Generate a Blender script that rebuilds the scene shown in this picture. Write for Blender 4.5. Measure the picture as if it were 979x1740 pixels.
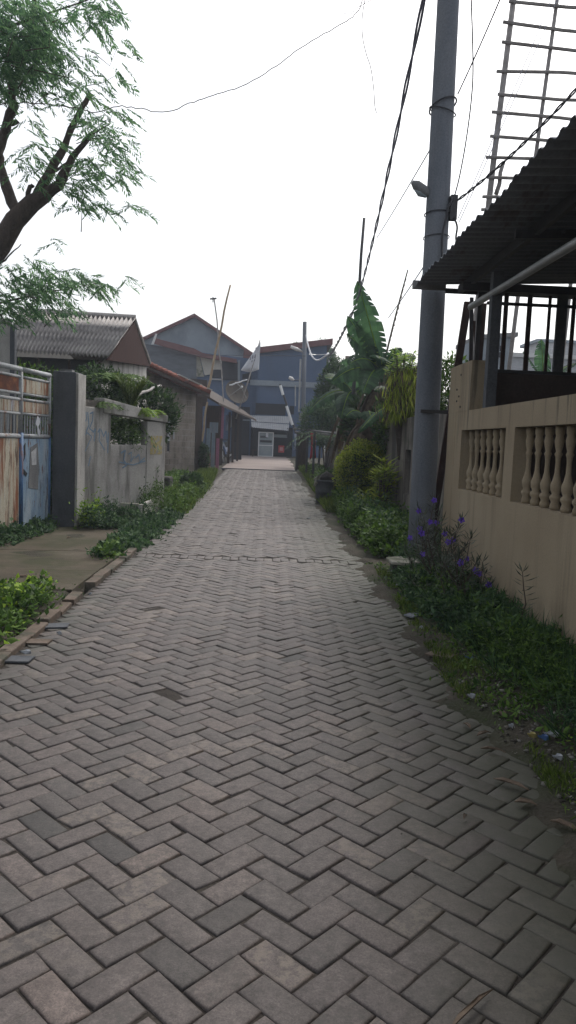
import bpy, math, random
import numpy as np
from mathutils import Vector, Matrix
R = math.radians
random.seed(7); rng = np.random.default_rng(7)
for o in list(bpy.data.objects): bpy.data.objects.remove(o)
sc = bpy.context.scene; col = sc.collection

# ------------------------------------------------------------------ camera
F, CX, CY, EYE = 1256., 489.5, 870., 1.45
ROLL, PITCH, YAW = R(2.3), R(5.3906), R(-1.7837)
def ray(px, py):
    x, y, z = (px-CX)/F, (py-CY)/F, 1.0
    x2 = x*math.cos(ROLL)+y*math.sin(ROLL); y2 = -x*math.sin(ROLL)+y*math.cos(ROLL)
    fw = z*math.cos(PITCH)-y2*math.sin(PITCH); up = -(y2*math.cos(PITCH)+z*math.sin(PITCH))
    return Vector((x2*math.cos(YAW)-fw*math.sin(YAW), x2*math.sin(YAW)+fw*math.cos(YAW), up))
cr = ray(CX+F, CY)-ray(CX, CY); cu = ray(CX, CY-F)-ray(CX, CY); cb = -ray(CX, CY)
cam = bpy.data.cameras.new('camera'); camo = bpy.data.objects.new('camera', cam); col.objects.link(camo)
camo.matrix_world = Matrix(((cr.x, cu.x, cb.x, 0), (cr.y, cu.y, cb.y, 0), (cr.z, cu.z, cb.z, EYE), (0, 0, 0, 1)))
cam.sensor_fit = 'VERTICAL'; cam.sensor_height = 36; cam.sensor_width = 36*979/1740; cam.lens = 36*F/1740
cam.clip_start = .05; cam.clip_end = 4000
sc.camera = camo
sc.render.resolution_x = 576; sc.render.resolution_y = 1024

# ------------------------------------------------------------------ light
SUN_EL, SUN_AZ = R(52), R(28)           # azimuth clockwise from +Y (ahead, a little right)
w = bpy.data.worlds.new('World'); sc.world = w; w.use_nodes = True
nt = w.node_tree; bg = nt.nodes['Background']
sky = nt.nodes.new('ShaderNodeTexSky'); sky.sky_type = 'NISHITA'; sky.sun_disc = False
sky.sun_elevation = SUN_EL; sky.sun_rotation = SUN_AZ; sky.dust_density = 4; sky.air_density = 1.2; sky.ozone_density = 1
hs = nt.nodes.new('ShaderNodeHueSaturation'); hs.inputs['Saturation'].default_value = .3
nt.links.new(sky.outputs[0], hs.inputs['Color']); nt.links.new(hs.outputs[0], bg.inputs[0])
bg.inputs[1].default_value = .15
sl = bpy.data.lights.new('sun', 'SUN'); sl.energy = 1.1; sl.angle = R(14); sl.color = (1, .95, .87)
so = bpy.data.objects.new('sun', sl); col.objects.link(so)
sd = Vector((math.sin(SUN_AZ)*math.cos(SUN_EL), math.cos(SUN_AZ)*math.cos(SUN_EL), math.sin(SUN_EL)))
so.rotation_euler = sd.to_track_quat('Z', 'Y').to_euler()
vs = sc.view_settings; vs.view_transform = 'Standard'; vs.look = 'None'; vs.exposure = .5; vs.gamma = 1
sc.cycles.max_bounces = 8; sc.cycles.transparent_max_bounces = 8; sc.cycles.caustics_reflective = False; sc.cycles.caustics_refractive = False

# ------------------------------------------------------------------ ground profile and pixel helpers
def g(Y): return 0. if Y < 13 else min(.6, (Y-13)*.02)
def V(px, py, Y):
    d = ray(px, py); t = Y/d.y; return Vector((d.x*t, Y, EYE+d.z*t))
def GX(px, py, X):
    d = ray(px, py); t = X/d.x; return Vector((X, d.y*t, EYE+d.z*t))
def G(px, py):
    d = ray(px, py); z = 0
    for i in range(60): z = .5*z+.5*g(d.y*(z-EYE)/d.z)
    t = (z-EYE)/d.z; return Vector((d.x*t, d.y*t, z))
def onplane(px, py, p, n):
    d = ray(px, py); e = Vector((0, 0, EYE)); return e+d*((p-e).dot(n)/d.dot(n))

# ------------------------------------------------------------------ materials
MATS = {}
def mat(name, cols, scale=4, rough=.85, bump=.25, fine=60, stretch=(1, 1, 1), mix=.35, spec=.3, metal=0, island=0, transl=0, dist=.01, detail=6, waves=None, contrast=(.3, .7)):
    if name in MATS: return MATS[name]
    m = bpy.data.materials.new(name); m.use_nodes = True; t = m.node_tree; n = t.nodes; L = t.links
    b = n['Principled BSDF']; b.inputs['Roughness'].default_value = rough; b.inputs['Metallic'].default_value = metal
    b.inputs['Specular IOR Level'].default_value = spec
    tc = n.new('ShaderNodeTexCoord'); mp = n.new('ShaderNodeMapping'); mp.inputs['Scale'].default_value = stretch
    L.new(tc.outputs['Object'], mp.inputs[0])
    n1 = n.new('ShaderNodeTexNoise'); n1.inputs['Scale'].default_value = scale; n1.inputs['Detail'].default_value = detail; n1.inputs['Roughness'].default_value = .6
    L.new(mp.outputs[0], n1.inputs[0])
    r = n.new('ShaderNodeValToRGB'); e = r.color_ramp.elements
    k = len(cols)
    for i, c in enumerate(cols):
        p = contrast[0]+(contrast[1]-contrast[0])*i/max(1, k-1)
        el = e[i] if i < 2 else e.new(p)
        el.position = p; el.color = (*c, 1)
    if k == 1: e[1].color = (*cols[0], 1)
    n2 = n.new('ShaderNodeTexNoise'); n2.inputs['Scale'].default_value = fine; n2.inputs['Detail'].default_value = 4
    L.new(tc.outputs['Object'], n2.inputs[0])
    if island:
        gi = n.new('ShaderNodeNewGeometry'); ma = n.new('ShaderNodeMath'); ma.operation = 'MULTIPLY_ADD'
        L.new(gi.outputs['Random Per Island'], ma.inputs[0]); ma.inputs[1].default_value = island
        ma.inputs[2].default_value = -.5*island
        ad = n.new('ShaderNodeMath'); ad.operation = 'ADD'; L.new(ma.outputs[0], ad.inputs[0]); L.new(n1.outputs[0], ad.inputs[1])
        L.new(ad.outputs[0], r.inputs[0])
    else: L.new(n1.outputs[0], r.inputs[0])
    mm = n.new('ShaderNodeMix'); mm.data_type = 'RGBA'; mm.blend_type = 'OVERLAY'; mm.inputs[0].default_value = mix
    L.new(r.outputs[0], mm.inputs[6]); L.new(n2.outputs[0], mm.inputs[7])
    outc = mm.outputs[2]
    L.new(outc, b.inputs['Base Color'])
    if bump:
        bp = n.new('ShaderNodeBump'); bp.inputs['Strength'].default_value = bump; bp.inputs['Distance'].default_value = dist
        L.new(n2.outputs[0], bp.inputs['Height']); L.new(bp.outputs[0], b.inputs['Normal'])
    if transl:
        tr = n.new('ShaderNodeBsdfTranslucent'); ms = n.new('ShaderNodeMixShader'); ms.inputs[0].default_value = transl
        L.new(outc, tr.inputs[0]); L.new(b.outputs[0], ms.inputs[1]); L.new(tr.outputs[0], ms.inputs[2])
        L.new(ms.outputs[0], n['Material Output'].inputs[0])
    MATS[name] = m
    return m

def stain(m, axis_scale, c, lo=.5, hi=.62, amount=.8, detail=8, zfade=None):
    """lay a second blotch or drip colour over a material"""
    t = m.node_tree; n = t.nodes; L = t.links; b = n['Principled BSDF']
    src = b.inputs['Base Color'].links[0].from_socket
    tc = n.new('ShaderNodeTexCoord'); mp = n.new('ShaderNodeMapping'); mp.inputs['Scale'].default_value = axis_scale
    mp.inputs['Location'].default_value = (random.random()*9, random.random()*9, random.random()*9)
    L.new(tc.outputs['Object'], mp.inputs[0])
    ns = n.new('ShaderNodeTexNoise'); ns.inputs['Scale'].default_value = 1; ns.inputs['Detail'].default_value = detail; ns.inputs['Roughness'].default_value = .65
    L.new(mp.outputs[0], ns.inputs[0])
    mr = n.new('ShaderNodeMapRange'); mr.inputs[1].default_value = lo; mr.inputs[2].default_value = hi; mr.inputs[4].default_value = amount
    L.new(ns.outputs[0], mr.inputs[0]); fac = mr.outputs[0]
    if zfade:
        sp = n.new('ShaderNodeSeparateXYZ'); L.new(tc.outputs['Object'], sp.inputs[0])
        m2 = n.new('ShaderNodeMapRange'); m2.inputs[1].default_value = zfade[0]; m2.inputs[2].default_value = zfade[1]; m2.inputs[3].default_value = 0; m2.inputs[4].default_value = 1
        L.new(sp.outputs['Z'], m2.inputs[0]); mu = n.new('ShaderNodeMath'); mu.operation = 'MULTIPLY'
        L.new(fac, mu.inputs[0]); L.new(m2.outputs[0], mu.inputs[1]); fac = mu.outputs[0]
    mx = n.new('ShaderNodeMix'); mx.data_type = 'RGBA'; L.new(fac, mx.inputs[0]); L.new(src, mx.inputs[6]); mx.inputs[7].default_value = (*c, 1)
    L.new(mx.outputs[2], b.inputs['Base Color'])
    return m

M = {}
M['plaster'] = stain(stain(mat('weathered_plaster', [(.28, .265, .25), (.38, .365, .345), (.45, .43, .41)], 1.3, .9, .4, 45), (3, 3, .5), (.1, .095, .085), .5, .64, .75), (5, 5, .8), (.14, .11, .08), .56, .66, .6, zfade=(1.0, .1))
M['cement'] = stain(mat('raw_cement', [(.14, .14, .145), (.2, .2, .2), (.25, .245, .24)], 1.6, .92, .4, 50), (2.4, 2.4, .7), (.07, .07, .07), .52, .68, .7)
M['dkcement'] = stain(mat('dark_cement', [(.07, .075, .085), (.1, .105, .115)], 1.6, .92, .3, 50), (3, 3, 1), (.05, .05, .05), .52, .68, .6)
M['concwall'] = stain(stain(mat('mossy_concrete', [(.1, .09, .08), (.17, .15, .13), (.22, .2, .18)], 1.2, .95, .5, 40), (2.5, 2.5, .35), (.03, .03, .028), .47, .6, .85), (.8, .8, 3), (.05, .06, .03), .5, .7, .5)
M['tan'] = stain(stain(mat('tan_paint', [(.26, .205, .138), (.3, .242, .165), (.34, .28, .195)], .9, .85, .15, 70, mix=.2), (5, 5, .3), (.12, .095, .065), .52, .7, .6), (3, 3, 2), (.08, .068, .045), .46, .6, .85, zfade=(.45, 0))
stain(M['tan'], (9, 9, .5), (.07, .06, .045), .54, .64, .7, zfade=(1.35, 1.8))
M['pole'] = stain(mat('pole_concrete', [(.11, .125, .15), (.15, .165, .19), (.19, .2, .22)], 2, .85, .25, 60, stretch=(1, 1, .3)), (4, 4, .5), (.1, .1, .1), .55, .68, .5)
M['block'] = stain(mat('block_wall_grey', [(.17, .145, .12), (.25, .215, .185), (.31, .275, .24)], 3, .95, .5, 40), (2.5, 2.5, .4), (.1, .085, .07), .5, .65, .7)
M['blockmortar'] = mat('block_mortar', [(.26, .235, .205), (.34, .31, .28)], 3, .95, .4, 40)
M['asbestos'] = stain(mat('asbestos_sheet', [(.23, .215, .21), (.34, .32, .31), (.43, .41, .39)], 1.5, .9, .3, 30), (.7, 1.5, 1.5), (.1, .09, .09), .5, .65, .7)
M['tile'] = stain(mat('clay_tile', [(.1, .045, .035), (.24, .08, .055), (.33, .14, .1)], 3, .85, .3, 30), (1, 1, 1), (.06, .05, .05), .5, .6, .7)
M['darktile'] = stain(mat('sooty_tile', [(.04, .03, .028), (.09, .06, .05), (.13, .08, .07)], 3, .9, .3, 30), (2, 2, 2), (.2, .19, .18), .58, .66, .7)
M['gablebrown'] = mat('gable_brown', [(.035, .018, .016), (.055, .028, .024)], 3, .95, .2, 30, stretch=(1, 4, .6), spec=.08)
M['whitesheet'] = mat('white_sheet', [(.55, .54, .53), (.7, .69, .68)], 3, .6, .1, 30)
M['brown'] = mat('dark_brown_boards', [(.035, .022, .02), (.065, .036, .03)], 3, .8, .3, 30, stretch=(4, 4, .6))
M['darkwood'] = mat('dark_wood', [(.03, .022, .018), (.07, .05, .04)], 5, .85, .3, 60, stretch=(5, 5, .6))
M['panel'] = mat('dark_panel', [(.05, .035, .03), (.07, .05, .042)], 2, .8, .2, 40)
M['bluehouse'] = stain(mat('slate_blue_paint', [(.06, .1, .175), (.085, .125, .21)], .6, .8, .1, 30), (.5, .5, .2), (.06, .08, .115), .5, .7, .6)
M['greyhouse'] = stain(mat('grey_blue_render', [(.2, .235, .27), (.27, .31, .35)], .8, .9, .2, 30), (.8, .8, .5), (.14, .165, .19), .5, .66, .6)
M['blockblue'] = stain(mat('grey_blockwork', [(.1, .115, .135), (.15, .165, .19)], 1.2, .95, .3, 30, stretch=(1, 1, 4)), (.6, .6, 2), (.06, .065, .08), .5, .66, .6)
M['redtrim'] = mat('red_fascia', [(.13, .055, .055), (.19, .085, .08)], 3, .7, .1, 30)
M['cream'] = mat('cream_panel', [(.4, .38, .34), (.52, .5, .46)], 2, .8, .1, 30)
M['black'] = mat('dark_opening', [(.012, .014, .018), (.022, .024, .03)], 2, .7, 0)
M['dkmetal'] = mat('dark_metal', [(.02, .022, .026), (.045, .04, .04)], 8, .55, .2, 60, spec=.5)
M['steel'] = mat('steel_tube', [(.28, .29, .3), (.4, .4, .4)], 4, .45, .1, 60, metal=.5, spec=.5)
M['sheetroof'] = stain(mat('canopy_sheet', [(.09, .1, .125), (.13, .14, .165)], 2, .6, .15, 40, spec=.4), (3, 1, 1), (.04, .025, .02), .55, .66, .8)
M['awning'] = mat('pale_awning_sheet', [(.34, .35, .37), (.46, .46, .47)], 2, .6, .1, 20, stretch=(1, 1, 4))
M['glass'] = mat('display_glass', [(.2, .24, .26), (.3, .34, .36)], 2, .25, 0, spec=.6)
M['whiteframe'] = mat('white_frame', [(.6, .62, .63), (.7, .7, .7)], 2, .5, 0)
M['redsign'] = mat('red_sign', [(.4, .05, .06), (.5, .08, .08)], 4, .5, 0)
M['bamboo'] = mat('bamboo', [(.22, .16, .1), (.36, .28, .18)], 4, .7, .2, 50)
M['greybamboo'] = mat('grey_bamboo', [(.2, .18, .17), (.36, .34, .33)], 5, .7, .2, 50)
M['cloth'] = mat('white_cloth', [(.6, .62, .66), (.75, .76, .8)], 2, .9, 0, transl=.4)
M['ink'] = mat('faded_ink', [(.18, .18, .22), (.25, .25, .3)], 4, .9, 0)
M['redcloth'] = mat('red_cloth', [(.3, .015, .03), (.42, .03, .05)], 4, .9, .1, 30)
M['bluecloth'] = mat('pale_blue_cloth', [(.3, .36, .5), (.5, .5, .55)], 4, .9, 0)
M['pink'] = mat('pink_paint', [(.26, .1, .17), (.34, .16, .22)], 2, .8, .1, 30, stretch=(4, 4, .6))
M['paleblue'] = stain(mat('pale_blue_paint', [(.15, .2, .25), (.22, .28, .33)], 2, .8, .1, 30, stretch=(4, 4, .6)), (3, 3, 1), (.25, .22, .22), .5, .6, .6)
M['cable'] = mat('cable_black', [(.02, .02, .025), (.03, .03, .035)], 4, .6, 0)
M['cablegrey'] = mat('cable_grey', [(.12, .12, .16), (.22, .22, .28)], 9, .6, 0)
M['whitepipe'] = mat('white_pipe', [(.6, .62, .65), (.72, .72, .74)], 3, .5, 0)
M['bark'] = mat('tree_bark', [(.05, .038, .032), (.1, .078, .065)], 8, .95, .8, 40, stretch=(2, 2, .5), dist=.03)
M['soil'] = stain(mat('soil', [(.028, .026, .019), (.048, .042, .031), (.07, .06, .046)], 3, .98, .9, 55, dist=.02), (1.5, 1.5, 1.5), (.03, .04, .016), .48, .62, .7)
M['joint'] = mat('joint_sand', [(.025, .021, .018), (.055, .047, .04)], 6, .98, .6, 90)
M['driveslab'] = stain(stain(mat('mossy_slab', [(.05, .04, .028), (.075, .06, .042), (.1, .085, .066)], 1.3, .95, .4, 50), (1.2, 1.2, 1.2), (.035, .038, .016), .44, .6, .85), (.5, 6, 1), (.05, .04, .03), .57, .66, .7)
M['kerb'] = stain(mat('kerb_block', [(.07, .058, .045), (.125, .095, .075), (.15, .125, .105)], 2.5, .93, .5, 50), (3, 3, 3), (.05, .055, .04), .5, .64, .8)
M['farroad'] = mat('cement_road', [(.22, .18, .165), (.28, .235, .215)], .7, .9, .2, 30)
M['stone'] = stain(mat('pale_stone', [(.25, .24, .2), (.34, .33, .28)], 5, .95, .6, 40), (4, 4, 4), (.1, .11, .07), .5, .62, .8)
M['darkstone'] = mat('dark_stone', [(.03, .03, .028), (.06, .055, .05)], 5, .95, .8, 40)
M['plastic'] = mat('grey_plastic', [(.05, .055, .06), (.08, .09, .1)], 5, .6, .1, 40)
M['litterwhite'] = mat('white_plastic', [(.2, .22, .25), (.45, .46, .48)], 9, .5, 0)
M['litterblue'] = mat('blue_plastic', [(.025, .06, .16), (.08, .15, .3)], 9, .5, 0)
M['litteryellow'] = mat('yellow_plastic', [(.25, .2, .05), (.3, .26, .12)], 9, .5, 0)
M['dryleaf'] = mat('dry_leaf', [(.07, .05, .035), (.15, .11, .08)], 9, .8, .3, 60, island=.5)
M['pebble'] = mat('pebble', [(.04, .036, .03), (.09, .08, .07), (.2, .19, .17)], 3, .9, .3, 60, island=.9)
def leafm(name, cols, tr=.35, rough=.6): return mat(name, cols, 1.5, rough, 0, 30, mix=.15, island=.6, transl=tr, spec=.18)
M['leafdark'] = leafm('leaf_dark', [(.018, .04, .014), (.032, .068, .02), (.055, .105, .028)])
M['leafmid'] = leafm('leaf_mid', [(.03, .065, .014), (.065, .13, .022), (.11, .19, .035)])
M['leafbright'] = leafm('leaf_bright', [(.09, .18, .02), (.18, .31, .03), (.28, .4, .05)], .45)
M['leafyellow'] = leafm('leaf_yellow', [(.14, .2, .02), (.26, .34, .03), (.38, .42, .06)], .5)
M['leafcool'] = leafm('leaf_cool', [(.022, .052, .024), (.048, .1, .042), (.085, .15, .06)])
M['ruellia'] = leafm('leaf_narrow_dark', [(.035, .045, .03), (.06, .075, .05), (.11, .13, .1)], .25)
M['treeleaf'] = leafm('leaf_feather', [(.06, .13, .07), (.11, .22, .1), (.17, .3, .13)], .55)
M['banana'] = mat('banana_leaf', [(.02, .05, .025), (.04, .095, .04), (.07, .15, .06)], 2, .55, .2, 40, stretch=(1, 1, 1), island=.3, transl=.5, spec=.22)
M['bananadead'] = mat('banana_leaf_dead', [(.06, .045, .03), (.13, .1, .065)], 3, .9, .3, 40, island=.4, transl=.2)
M['bananastem'] = mat('banana_stem', [(.06, .045, .035), (.12, .1, .06)], 4, .8, .3, 40, stretch=(3, 3, .5))
M['purple'] = mat('purple_petal', [(.1, .05, .42), (.2, .1, .62)], 20, .6, 0, island=.3, transl=.3)
M['grassblade'] = leafm('grass_blade', [(.05, .08, .015), (.09, .14, .025), (.14, .19, .04)], .4)

def rust_mat(name, base, vert=True):
    m = mat(name, base, 2.2, .75, .3, 50, stretch=(2, 2, .5))
    stain(m, (9, 9, .9), (.2, .06, .02), .47, .58, .95); stain(m, (16, 16, 2.2), (.07, .03, .018), .54, .62, .9)
    return m
M['rustcream'] = rust_mat('rusty_cream_paint', [(.3, .28, .22), (.42, .38, .3), (.3, .36, .42)])
M['rustpanel'] = mat('rust_brown', [(.06, .028, .02), (.13, .045, .025), (.3, .12, .05)], 6, .85, .4, 50)
M['gateblue'] = stain(stain(mat('peeling_blue_paint', [(.12, .2, .32), (.24, .32, .4), (.34, .38, .42)], 3, .6, .2, 60, stretch=(2, 2, .6)), (14, 14, 1.6), (.09, .1, .12), .56, .62, .9), (14, 14, 4), (.12, .045, .02), .6, .65, .9)
M['gatepost'] = stain(mat('blue_gate_post', [(.04, .1, .22), (.08, .16, .3)], 6, .5, .1, 60), (12, 12, 3), (.12, .05, .03), .58, .66, .8)
M['gatetube'] = stain(mat('grey_gate_tube', [(.24, .26, .28), (.36, .37, .38)], 6, .5, .1, 60), (9, 9, 9), (.16, .07, .04), .55, .63, .8)
M['graffiti'] = mat('blue_spray_paint', [(.12, .2, .3), (.2, .27, .34)], 12, .8, 0)
M['yellowpaint'] = stain(mat('yellow_spray_paint', [(.36, .28, .08), (.42, .34, .14)], 8, .8, 0), (20, 20, 14), (.31, .3, .285), .46, .56, 1)

# pavers: per-brick value from an attribute, moss near the verges
def paver_mat():
    m = bpy.data.materials.new('concrete_paver'); m.use_nodes = True; t = m.node_tree; n = t.nodes; L = t.links; b = n['Principled BSDF']
    at = n.new('ShaderNodeAttribute'); at.attribute_name = 'tone'
    r = n.new('ShaderNodeValToRGB'); e = r.color_ramp.elements
    for i, (p, c) in enumerate([(0, (.036, .032, .03)), (.2, (.066, .056, .052)), (.5, (.08, .066, .062)), (.8, (.091, .073, .067)), (1, (.118, .092, .082))]):
        el = e[i] if i < 2 else e.new(p); el.position = p; el.color = (*c, 1)
    L.new(at.outputs['Fac'], r.inputs[0])
    tc = n.new('ShaderNodeTexCoord')
    def noise(s, d, ro=.6):
        x = n.new('ShaderNodeTexNoise'); x.inputs['Scale'].default_value = s; x.inputs['Detail'].default_value = d; x.inputs['Roughness'].default_value = ro
        L.new(tc.outputs['Object'], x.inputs[0]); return x
    def mixc(fac, a, bcol, bt='MIX'):
        x = n.new('ShaderNodeMix'); x.data_type = 'RGBA'; x.blend_type = bt
        if isinstance(fac, float): x.inputs[0].default_value = fac
        else: L.new(fac, x.inputs[0])
        L.new(a, x.inputs[6])
        if isinstance(bcol, tuple): x.inputs[7].default_value = (*bcol, 1)
        else: L.new(bcol, x.inputs[7])
        return x.outputs[2]
    def mr(src, a, c, lo=0, hi=1):
        x = n.new('ShaderNodeMapRange'); x.inputs[1].default_value = a; x.inputs[2].default_value = c; x.inputs[3].default_value = lo; x.inputs[4].default_value = hi
        L.new(src, x.inputs[0]); return x.outputs[0]
    def mul(a, c):
        x = n.new('ShaderNodeMath'); x.operation = 'MULTIPLY'; L.new(a, x.inputs[0]); L.new(c, x.inputs[1]); return x.outputs[0]
    c = mixc(.5, r.outputs[0], mr(noise(150, 8, .85).outputs[0], .36, .64), 'OVERLAY')
    c = mixc(.35, c, mr(noise(28, 8, .8).outputs[0], .36, .64), 'OVERLAY')
    c = mixc(mr(noise(75, 5, .8).outputs[0], .6, .66, 0, .7), c, (.03, .027, .024))
    c = mixc(mr(noise(48, 5, .8).outputs[0], .64, .7, 0, .5), c, (.17, .145, .125))
    c = mixc(.5, c, noise(9, 6).outputs[0], 'OVERLAY')
    c = mixc(.35, c, noise(1.1, 4).outputs[0], 'OVERLAY')
    # worn sandy patches on some bricks
    at2 = n.new('ShaderNodeAttribute'); at2.attribute_name = 'wear'
    c = mixc(mul(mr(at2.outputs['Fac'], .78, .86), mr(noise(22, 8, .8).outputs[0], .46, .56, 0, .6)), c, (.17, .14, .115))
    c = mixc(mul(mr(at2.outputs['Fac'], .3, .1), mr(noise(30, 8, .85).outputs[0], .47, .6, 0, .6)), c, (.04, .04, .035))
    sx = n.new('ShaderNodeSeparateXYZ'); L.new(tc.outputs['Object'], sx.inputs[0])
    mossr = mul(mr(sx.outputs[0], .3, 1.1), mr(noise(1.9, 8, .75).outputs[0], .3, .5, 0, .92))
    c = mixc(mossr, c, (.04, .042, .026))
    mossl = mul(mr(sx.outputs[0], -1.1, -1.55), mr(noise(2.3, 8, .7).outputs[0], .42, .6, 0, .9))
    c = mixc(mossl, c, (.055, .056, .045))
    L.new(c, b.inputs['Base Color']); b.inputs['Roughness'].default_value = .62; b.inputs['Specular IOR Level'].default_value = .42
    bp = n.new('ShaderNodeBump'); bp.inputs['Strength'].default_value = .7; bp.inputs['Distance'].default_value = .005
    bn = n.new('ShaderNodeMix'); bn.data_type = 'RGBA'; bn.inputs[0].default_value = .5
    L.new(noise(130, 6, .8).outputs[0], bn.inputs[6]); L.new(noise(40, 6, .7).outputs[0], bn.inputs[7])
    L.new(bn.outputs[2], bp.inputs['Height']); L.new(bp.outputs[0], b.inputs['Normal'])
    return m
M['paver'] = paver_mat()

# ------------------------------------------------------------------ mesh building
class MB:
    def __init__(s): s.v = []; s.f = []
    def add(s, vs, fs):
        k = len(s.v); s.v += [tuple(p) for p in vs]; s.f += [tuple(i+k for i in f) for f in fs]; return s
    def box(s, lo, hi): return s.obox(Vector(lo), Vector((hi[0]-lo[0], 0, 0)), Vector((0, hi[1]-lo[1], 0)), Vector((0, 0, hi[2]-lo[2])))
    def obox(s, o, a, b, c):
        o, a, b, c = map(Vector, (o, a, b, c))
        vs = [o, o+a, o+a+b, o+b, o+c, o+a+c, o+a+b+c, o+b+c]
        fs = [(3, 2, 1, 0), (4, 5, 6, 7), (0, 1, 5, 4), (1, 2, 6, 5), (2, 3, 7, 6), (3, 0, 4, 7)]
        if a.cross(b).dot(c) < 0: fs = [f[::-1] for f in fs]
        return s.add(vs, fs)
    def quad(s, *p): return s.add(p, [tuple(range(len(p)))])
    def prism(s, pts, ext):
        ext = Vector(ext); n = len(pts); P = [Vector(p) for p in pts]
        vs = P+[p+ext for p in P]
        fs = [tuple(range(n))[::-1], tuple(range(n, 2*n))]+[(i, (i+1) % n, n+(i+1) % n, n+i) for i in range(n)]
        return s.add(vs, fs)
    def tube(s, pts, r, n=8, cap=True):
        P = [Vector(p) for p in pts]; m = len(P)
        rs = r if isinstance(r, (list, tuple)) else [r]*m
        prev = None; rings = []
        for i in range(m):
            t = (P[min(i+1, m-1)]-P[max(i-1, 0)]).normalized()
            a = prev if prev is not None else (Vector((0, 0, 1)) if abs(t.z) < .9 else Vector((1, 0, 0)))
            a = (a-t*a.dot(t)).normalized(); prev = a; bb = t.cross(a)
            rings.append([P[i]+(a*math.cos(q)+bb*math.sin(q))*rs[i] for q in [2*math.pi*j/n for j in range(n)]])
        vs = [p for rg in rings for p in rg]; fs = []
        for i in range(m-1):
            for j in range(n): fs.append((i*n+j, i*n+(j+1) % n, (i+1)*n+(j+1) % n, (i+1)*n+j))
        if cap: fs += [tuple(range(n))[::-1], tuple((m-1)*n+j for j in range(n))]
        return s.add(vs, fs)
    def lathe(s, c, prof, n=10):
        c = Vector(c); vs = []; fs = []
        for (r, z) in prof:
            vs += [c+Vector((r*math.cos(2*math.pi*j/n), r*math.sin(2*math.pi*j/n), z)) for j in range(n)]
        for i in range(len(prof)-1):
            for j in range(n): fs.append((i*n+j, i*n+(j+1) % n, (i+1)*n+(j+1) % n, (i+1)*n+j))
        fs += [tuple(range(n))[::-1], tuple((len(prof)-1)*n+j for j in range(n))]
        return s.add(vs, fs)
    def build(s, name, m, parent=None, smooth=False, base=None, bevel=0):
        return mkobj(name, np.array(s.v, dtype=np.float64).reshape(-1, 3), s.f, m, parent, smooth, base, bevel)

def mkobj(name, v, faces, m, parent=None, smooth=False, base=None, bevel=0):
    if parent is not None: off = np.array(wloc(parent))
    elif base is not None: off = np.array(base, dtype=float)
    else: off = np.array([v[:, 0].mean(), v[:, 1].mean(), v[:, 2].min()])
    me = bpy.data.meshes.new(name); vv = v-off
    if isinstance(faces, np.ndarray):
        k = faces.shape[1]; nf = len(faces)
        me.vertices.add(len(vv)); me.vertices.foreach_set('co', vv.astype(np.float32).ravel())
        me.loops.add(nf*k); me.loops.foreach_set('vertex_index', faces.astype(np.int32).ravel())
        me.polygons.add(nf); me.polygons.foreach_set('loop_start', np.arange(0, nf*k, k, dtype=np.int32))
        me.update(calc_edges=True)
    else:
        me.from_pydata([tuple(p) for p in vv], [], faces); me.update()
    me.materials.append(m)
    if smooth: me.polygons.foreach_set('use_smooth', [True]*len(me.polygons))
    o = bpy.data.objects.new(name, me); col.objects.link(o)
    if parent is not None:
        o.parent = parent
        if parent.type == 'MESH': pass
        o.location = (0, 0, 0)
    else: o.location = off
    if bevel:
        bv = o.modifiers.new('bevel', 'BEVEL'); bv.width = bevel; bv.segments = 2; bv.limit_method = 'ANGLE'; bv.angle_limit = R(40)
    return o
def wloc(o):
    l = Vector(o.location); p = o.parent
    while p is not None: l = l+Vector(p.location); p = p.parent
    return l
def thing(name, label, cat, loc, group=None, kind=None):
    o = bpy.data.objects.new(name, None); col.objects.link(o); o.location = loc; o.empty_display_size = .2
    return tag(o, label, cat, group, kind)
def tag(o, label=None, cat=None, group=None, kind=None):
    if label: o['label'] = label
    if cat: o['category'] = cat
    if group: o['group'] = group
    if kind: o['kind'] = kind
    return o

# leaves: every leaf a folded diamond of two triangles
def leaves(P, D, U, Ln, Wd, fold=.25):
    """P base points, D directions (unit), U side vectors, Ln lengths, Wd widths"""
    n = len(P); N = np.cross(D, U); N /= np.linalg.norm(N, axis=1)[:, None]+1e-9
    Ln = Ln[:, None]; Wd = Wd[:, None]
    mid = P+D*Ln*.45
    v = np.stack([P, mid+U*Wd*.5+N*Wd*fold, P+D*Ln, mid-U*Wd*.5+N*Wd*fold], 1).reshape(-1, 3)
    b = np.arange(n)[:, None]*4
    f = np.concatenate([b+np.array([[0, 1, 2]]), b+np.array([[0, 2, 3]])], 1).reshape(-1, 3)
    return v, f
def unit(a): return a/(np.linalg.norm(a, axis=1)[:, None]+1e-9)
def rand_leaves(P, size, aspect=.5, up=.4, out=None, jit=.35):
    n = len(P); D = rng.normal(size=(n, 3)); D[:, 2] = D[:, 2]*.6+up
    if out is not None: D = D*.7+out
    D = unit(D); S = unit(np.cross(D, rng.normal(size=(n, 3))+np.array([0, 0, 2.0])))
    Ln = size*(1+jit*rng.normal(size=n)).clip(.35, 2); return leaves(P, D, S, Ln, Ln*aspect)
def cat(parts):
    vs = []; fs = []; k = 0
    for v, f in parts: vs.append(v); fs.append(f+k); k += len(v)
    return np.concatenate(vs), np.concatenate(fs)

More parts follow.
